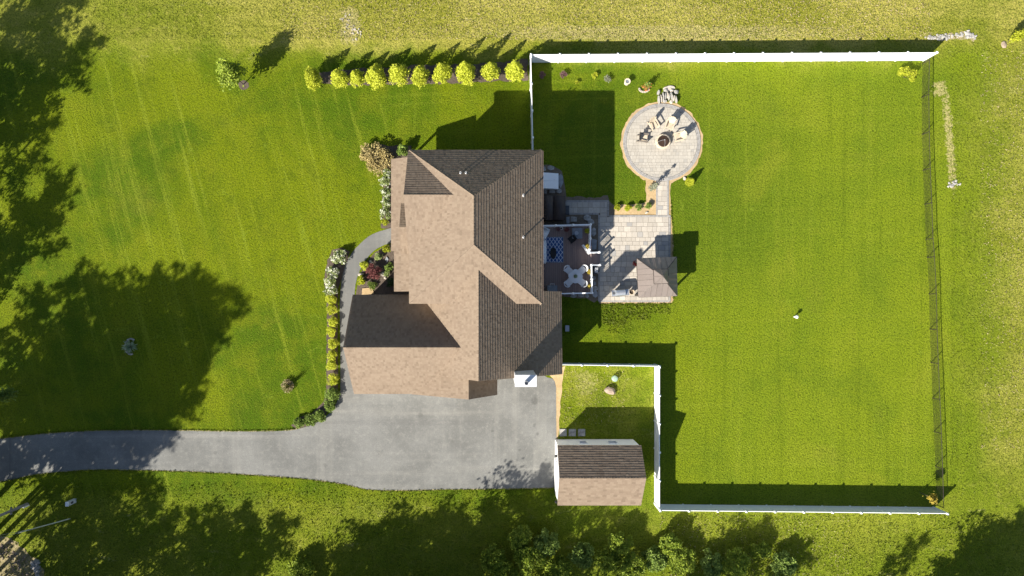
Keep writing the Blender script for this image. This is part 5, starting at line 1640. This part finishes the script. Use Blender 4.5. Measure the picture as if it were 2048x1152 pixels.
mk = thing("marker_post", "short white marker post with a dark slot in the shaded grass", "marker post", P(150, 1001))
MB().box((0, 0, 0.55), (0.24, 0.34, 1.1)).build("body", M['whitemetal'], mk)
MB().box((0, 0, 1.12), (0.28, 0.38, 0.05), taper=0.8).build("cap", M['white'], mk)
MB().box((0.125, 0.0, 0.6), (0.02, 0.16, 0.3)).build("slot", M['charcoal'], mk)

# ------------------------------------------------------------------ rubble: pale stones in the bare soil
def rubble(label, pts, n, seed, smin, smax, mat):
    r_ = random.Random(seed)
    mb = MB()
    for i in range(n):
        a, b = r_.choice(list(zip(pts[:-1], pts[1:])))
        t = r_.random()
        u = a[0] + (b[0] - a[0]) * t + r_.gauss(0, a[2]); v = a[1] + (b[1] - a[1]) * t + r_.gauss(0, a[2])
        p = P(u, v)
        s_ = r_.uniform(smin, smax)
        mb.box((p.x, p.y, s_ * 0.2), (s_, s_ * r_.uniform(.6, 1), s_ * 0.5), r_.uniform(0, 3), taper=0.6)
    o = mb.build("rubble", M[mat])
    return tag(o, label, "rubble", None, 'stuff')
rubble("line of pale rubble stones past the fence corner", [(1855, 76, 2.4), (1890, 75, 2.6), (1932, 68, 2.6), (1948, 76, 2)], 110, 1, .08, .28, 'stone')
rubble("pale stones at the end of the worn dirt strip beside the fence", [(1896, 372, 2.5), (1916, 366, 2)], 26, 2, .08, .24, 'stone')
rubble("pale stones strewn in the field beyond the evergreen row", [(690, 35, 7), (700, 55, 6), (716, 75, 5)], 60, 3, .05, .16, 'stonew')
rubble("grey stones at the edge of the bare soil corner", [(68, 1125, 3.5), (78, 1148, 4)], 50, 4, .12, .38, 'stone')
rubble("scattered stones on the bare soil corner", [(5, 1095, 14), (40, 1130, 14)], 60, 6, .08, .25, 'stoneb')

# ------------------------------------------------------------------ grass tufts (coarse places)
def tufts(name, regions, n, seed, size, mat):
    g = np.random.default_rng(seed)
    pts = []
    tot = sum((x1 - x0) * (y1 - y0) * w for (x0, y0, x1, y1, w) in regions)
    for (x0, y0, x1, y1, w) in regions:
        m = int(n * (x1 - x0) * (y1 - y0) * w / tot)
        u = g.uniform(x0, x1, m); v = g.uniform(y0, y1, m)
        pts.append(np.stack([(u - U0) * S, (V0 - v) * S, g.uniform(0.02, 0.09, m)], 1))
    me = leaf_mesh(name, np.concatenate(pts), size, M[mat], seed, 0.05, 0.3)
    return tag(link(name, me), None, None, None, 'stuff')
tufts("grass", [(1203, 609, 1250, 650, 1.0), (1250, 609, 1300, 640, 1.0), (1300, 608, 1340, 628, .8), (1215, 640, 1262, 668, .4)], 1500, 5, 0.085, 'tuft')
tufts("grass", [(700, 983, 1105, 1155, 1), (-10, 966, 690, 1155, .8), (1320, 1026, 2060, 1155, 1.0)], 16000, 6, 0.10, 'tuft')
tufts("grass", [(180, -10, 2060, 78, 1.0), (1900, 100, 2060, 1000, .8)], 20000, 7, 0.07, 'tuft')
tufts("dry_grass", [(560, -10, 1860, 80, 1.0), (1960, 100, 2060, 900, .35), (1125, 740, 1250, 850, .5), (1320, 1030, 1700, 1155, .4)], 11000, 8, 0.07, 'straw')

g = np.random.default_rng(77)
ed = []
for line, off in ((smooth_line([(1108, 976), (1000, 978), (900, 979), (800, 981), (735, 979), (690, 969), (620, 959), (520, 951), (400, 944), (300, 941), (200, 939), (120, 944), (60, 951), (0, 964)], 10), 1), (smooth_line([(0, 877), (100, 866), (200, 861), (320, 860), (450, 862), (560, 861), (600, 856)], 10), -1), ([(1196, 607), (1345, 607)], 1), ([(1346, 600), (1346, 470), (1341, 400)], 1)):
    for a, b in zip(line[:-1], line[1:]):
        m = max(1, int(math.hypot(b[0] - a[0], b[1] - a[1]) * 1.6))
        t = g.uniform(0, 1, m); 
        u = a[0] + (b[0] - a[0]) * t + g.normal(size=m) * 0.8; v = a[1] + (b[1] - a[1]) * t + g.normal(size=m) * 1.0 + off * 0.8
        ed.append(np.stack([(u - U0) * S, (V0 - v) * S, g.uniform(.02, .07, m)], 1))
tag(link("grass", leaf_mesh("grass", np.concatenate(ed), 0.085, M['tuft'], 78, 0.05, 0.3)), None, None, None, 'stuff')

# ------------------------------------------------------------------ big trees whose shade reaches into the picture
def tree_template(seed, h, r, z0, nlimb, mat, leafn, leaf, flat=1.0, fingers=False):
    g = np.random.default_rng(seed)
    tr = MB(); pts = []
    tr.tube([(0, 0, 0), (0.1, 0.05, h * 0.35), (0.0, 0.1, h * 0.7), (0.05, 0, h * 0.95)], [0.26, 0.2, 0.11, 0.03], 10)
    for i in range(nlimb):
        f = i / (nlimb - 1)
        zb = z0 * 0.8 + (h * 0.86 - z0 * 0.8) * f
        a = i * 2.399 + g.uniform(-.4, .4)
        prof = math.sin(math.pi * (0.18 + 0.76 * f)) ** 0.7
        L = r * prof * g.uniform(0.7, 1.12)
        rise = L * g.uniform(0.15, 0.55)
        d = np.array([math.cos(a), math.sin(a), 0])
        b0 = np.array([0.03, 0.05, zb]); e = b0 + d * L + np.array([0, 0, rise])
        tr.tube([b0, b0 + d * L * 0.5 + np.array([0, 0, rise * 0.35]), e], [0.075, 0.045, 0.012], 6)
        nc = int(4 + L * 2.2)
        for c in range(nc):
            t = g.uniform(0.35, 1.05)
            side = np.array([-d[1], d[0], 0]) * g.normal() * L * 0.22 * (1.1 - t * 0.5)
            q = b0 + (e - b0) * t + side + np.array([0, 0, g.normal() * 0.25])
            cr_ = g.uniform(0.28, 0.6) * (0.8 if fingers else 1.0)
            m = int(leafn * cr_)
            o = g.normal(size=(m, 3)) * cr_ * 0.55
            if fingers: o = o + d * g.normal(size=(m, 1)) * cr_ * 0.6
            o[:, 2] *= 0.6
            pts.append(q + o)
    pts = np.concatenate(pts)
    pts[:, 2] = np.maximum(pts[:, 2], 0.3)
    return leaf_mesh("crown", pts, leaf, M[mat], seed), tr.mesh("trunk", M['bark'])
TT = [tree_template(51, 20, 4.6, 9.0, 34, 'treeleaf', 78, 0.18, fingers=True), tree_template(52, 13, 4.0, 3.5, 28, 'treeleaf', 90, 0.16, fingers=True), tree_template(53, 11, 3.2, 2.5, 26, 'treeleaf', 76, 0.14, fingers=True)]
TH = (22, 13, 11)
def shade_tree(sx, sy, zc, kind, scale, label, group, rz):
    """the tree whose crown centre (height zc) throws its shade round plan point (sx, sy)"""
    p = T(sx - 23.4 * zc, sy + 23.3 * zc)
    root = thing("shade_tree", label, "tree", p, rz, group)
    s_ = scale
    for nm, me in zip(("crown", "trunk"), TT[kind]):
        o = link(nm, me, root)
        o.scale = (s_, s_, zc / (TH[kind] * 0.6))
    return root
LG = "tall trees beyond the side lawn, known by their shade"
LL = "tall leafy tree outside the picture, shading the lawn by the left edge"
for args in ((60, 70, 8.0, 2, .95, 0.3), (95, 165, 8.0, 2, .85, 1.0), (20, 190, 8, 1, .80, 2.0), (15, 330, 8, 2, .85, 3.0), (50, 440, 8, 2, .75, 4.2), (20, 500, 8, 1, .75, 0.2), (10, 80, 8, 2, .9, 1.2)):
    shade_tree(*args[:5], LL, LG, args[5])
CG = "tall trees whose shade covers the lawn and driveway bend"
LC = "tall spreading tree outside the picture, its broad shade over front lawn and driveway"
for args in ((300, 690, 13.5, 0, .95, 0.2), (340, 715, 14.8, 0, .85, 2.4), (240, 670, 13, 0, .95, 1.4), (295, 785, 13.6, 0, .95, 2.9), (165, 720, 12, 0, .9, 2.2), (150, 800, 12, 0, .95, 5.0), (265, 840, 13.3, 0, .9, 0.9), (100, 650, 11.5, 0, .75, 0.4), (235, 905, 13, 0, .85, 3.6), (60, 840, 11, 0, .8, 4.5)):
    shade_tree(*args[:5], LC, CG, args[5])
BG = "trees below the picture whose shade falls across the lower grass"
LB = "leafy tree outside the picture, its shade on the grass below the driveway"
for args in ((140, 1060, 7.5, 2, 1.0, 1.4), (230, 1090, 7.5, 1, .95, 2.4), (330, 1120, 7, 2, 1.0, 3.3), (410, 1100, 7, 2, .85, 0.4), (500, 1120, 6.5, 2, .9, 1.4), (180, 1150, 7, 1, 1.0, 3.2), (430, 1160, 6.5, 1, 1.0, 0.1),
             (690, 1130, 6, 2, .95, 2.0), (770, 1110, 6, 2, 1.0, 0.0), (850, 1090, 6.3, 2, .9, 4.0), (920, 1110, 6, 2, .9, 1.0), (820, 1150, 6, 1, .9, 5.0), (720, 1170, 6, 1, .9, 5.5), (930, 1160, 6, 1, .9, 0.5)):
    shade_tree(*args[:5], LB, BG, args[5])
SGp = "trees below the picture whose shade falls around shed and fence"
LS = "leafy tree outside the picture, its shade below the shed and white fence"
for args in ((1010, 1030, 7, 2, .95, 0.6), (1060, 1050, 6.5, 2, .9, 1.7), (1150, 1090, 6, 2, .85, 2.7), (1210, 1110, 6, 2, .8, 0.2), (1470, 1110, 5.5, 2, .75, 0.5), (1410, 1140, 5.5, 2, .7, 1.1), (1550, 1160, 5.5, 2, .75, 2.1)):
    shade_tree(*args[:5], LS, SGp, args[5])
shade_tree(1785, 1138, 6, 2, .36, "slim tree outside the picture, its narrow shade alone on the lower grass", None, 0.3)
FG = "broad trees whose dense shade fills the lower corner of the field"
LF = "dense broad tree outside the picture, shading the lower corner of the field"
for args in ((1970, 1130, 6.5, 2, 1.1, 0.7), (2040, 1110, 7, 1, .9, 1.9), (2030, 1170, 6.5, 1, 1.0, 2.9), (1920, 1170, 6, 2, 1.0, 0.1), (1990, 1180, 6, 2, 1.1, 1.1)):
    shade_tree(*args[:5], LF, FG, args[5])

# brush along the lower edge
BR = "wild bushes along the lower edge of the grass"
for i, (u, v, r, h, mt, lb) in enumerate(((1010, 1150, 1.3, 2.2, 'brush', "bright leafy bush in the shade gap below the driveway end"), (1060, 1120, 1.7, 3.0, 'brush', "large bright leafy bush catching sun below the driveway's far end"), (1115, 1145, 1.4, 2.4, 'brush', "leafy bush below the near corner of the shed"),
                                         (1165, 1112, 1.3, 2.0, 'green', "dark green bush below the middle of the shed"), (1215, 1120, 1.3, 2.2, 'brush', "pale leafy bush below the far end of the shed"), (1262, 1138, 1.5, 2.8, 'brush', "sunlit leafy bush below the white fence's end post"), (1310, 1120, 1.3, 2.0, 'green', "dark leafy bush below the first bay of the lower fence"),
                                         (1365, 1122, 1.4, 2.4, 'brush', "leafy bush below the second bay of the lower white fence"), (1425, 1132, 1.3, 2.0, 'green', "dark leafy bush below the third bay of the lower white fence"), (1520, 1100, 1.0, 1.7, 'brush', "small bright leafy bush below the middle of the lower fence"), (600, 1140, 1.2, 1.8, 'brush', "bright leafy bush between two shade masses below the driveway"),
                                         (1040, 1078, 1.2, 2.4, 'brush', "leafy bush set higher on the grass than its neighbours, below the driveway end"), (1092, 1090, 1.3, 2.6, 'green', "dark leafy bush just below the driveway corner and shed"), (1240, 1088, 1.2, 2.6, 'brush', "bright leafy bush between shed and the white fence's end post"),
                                         (1340, 1090, 1.2, 2.6, 'brush', "bright leafy bush close below the lower white fence, near its end post"), (1475, 1128, 1.4, 2.8, 'brush', "large leafy bush below the fourth bay of the lower white fence"), (1570, 1130, 1.2, 2.2, 'green', "last leafy bush of the row, farthest from the shed"), (985, 1120, 1.3, 2.6, 'brush', "leafy bush at the driveway side end of the dense bush row"))):
    shrub("wild_bush", lb, u, v, r, h, mt, 3600, 0.10, BR, "bush", k=46, cr=0.26)
print("pavers", np_, "objects", len(bpy.data.objects))
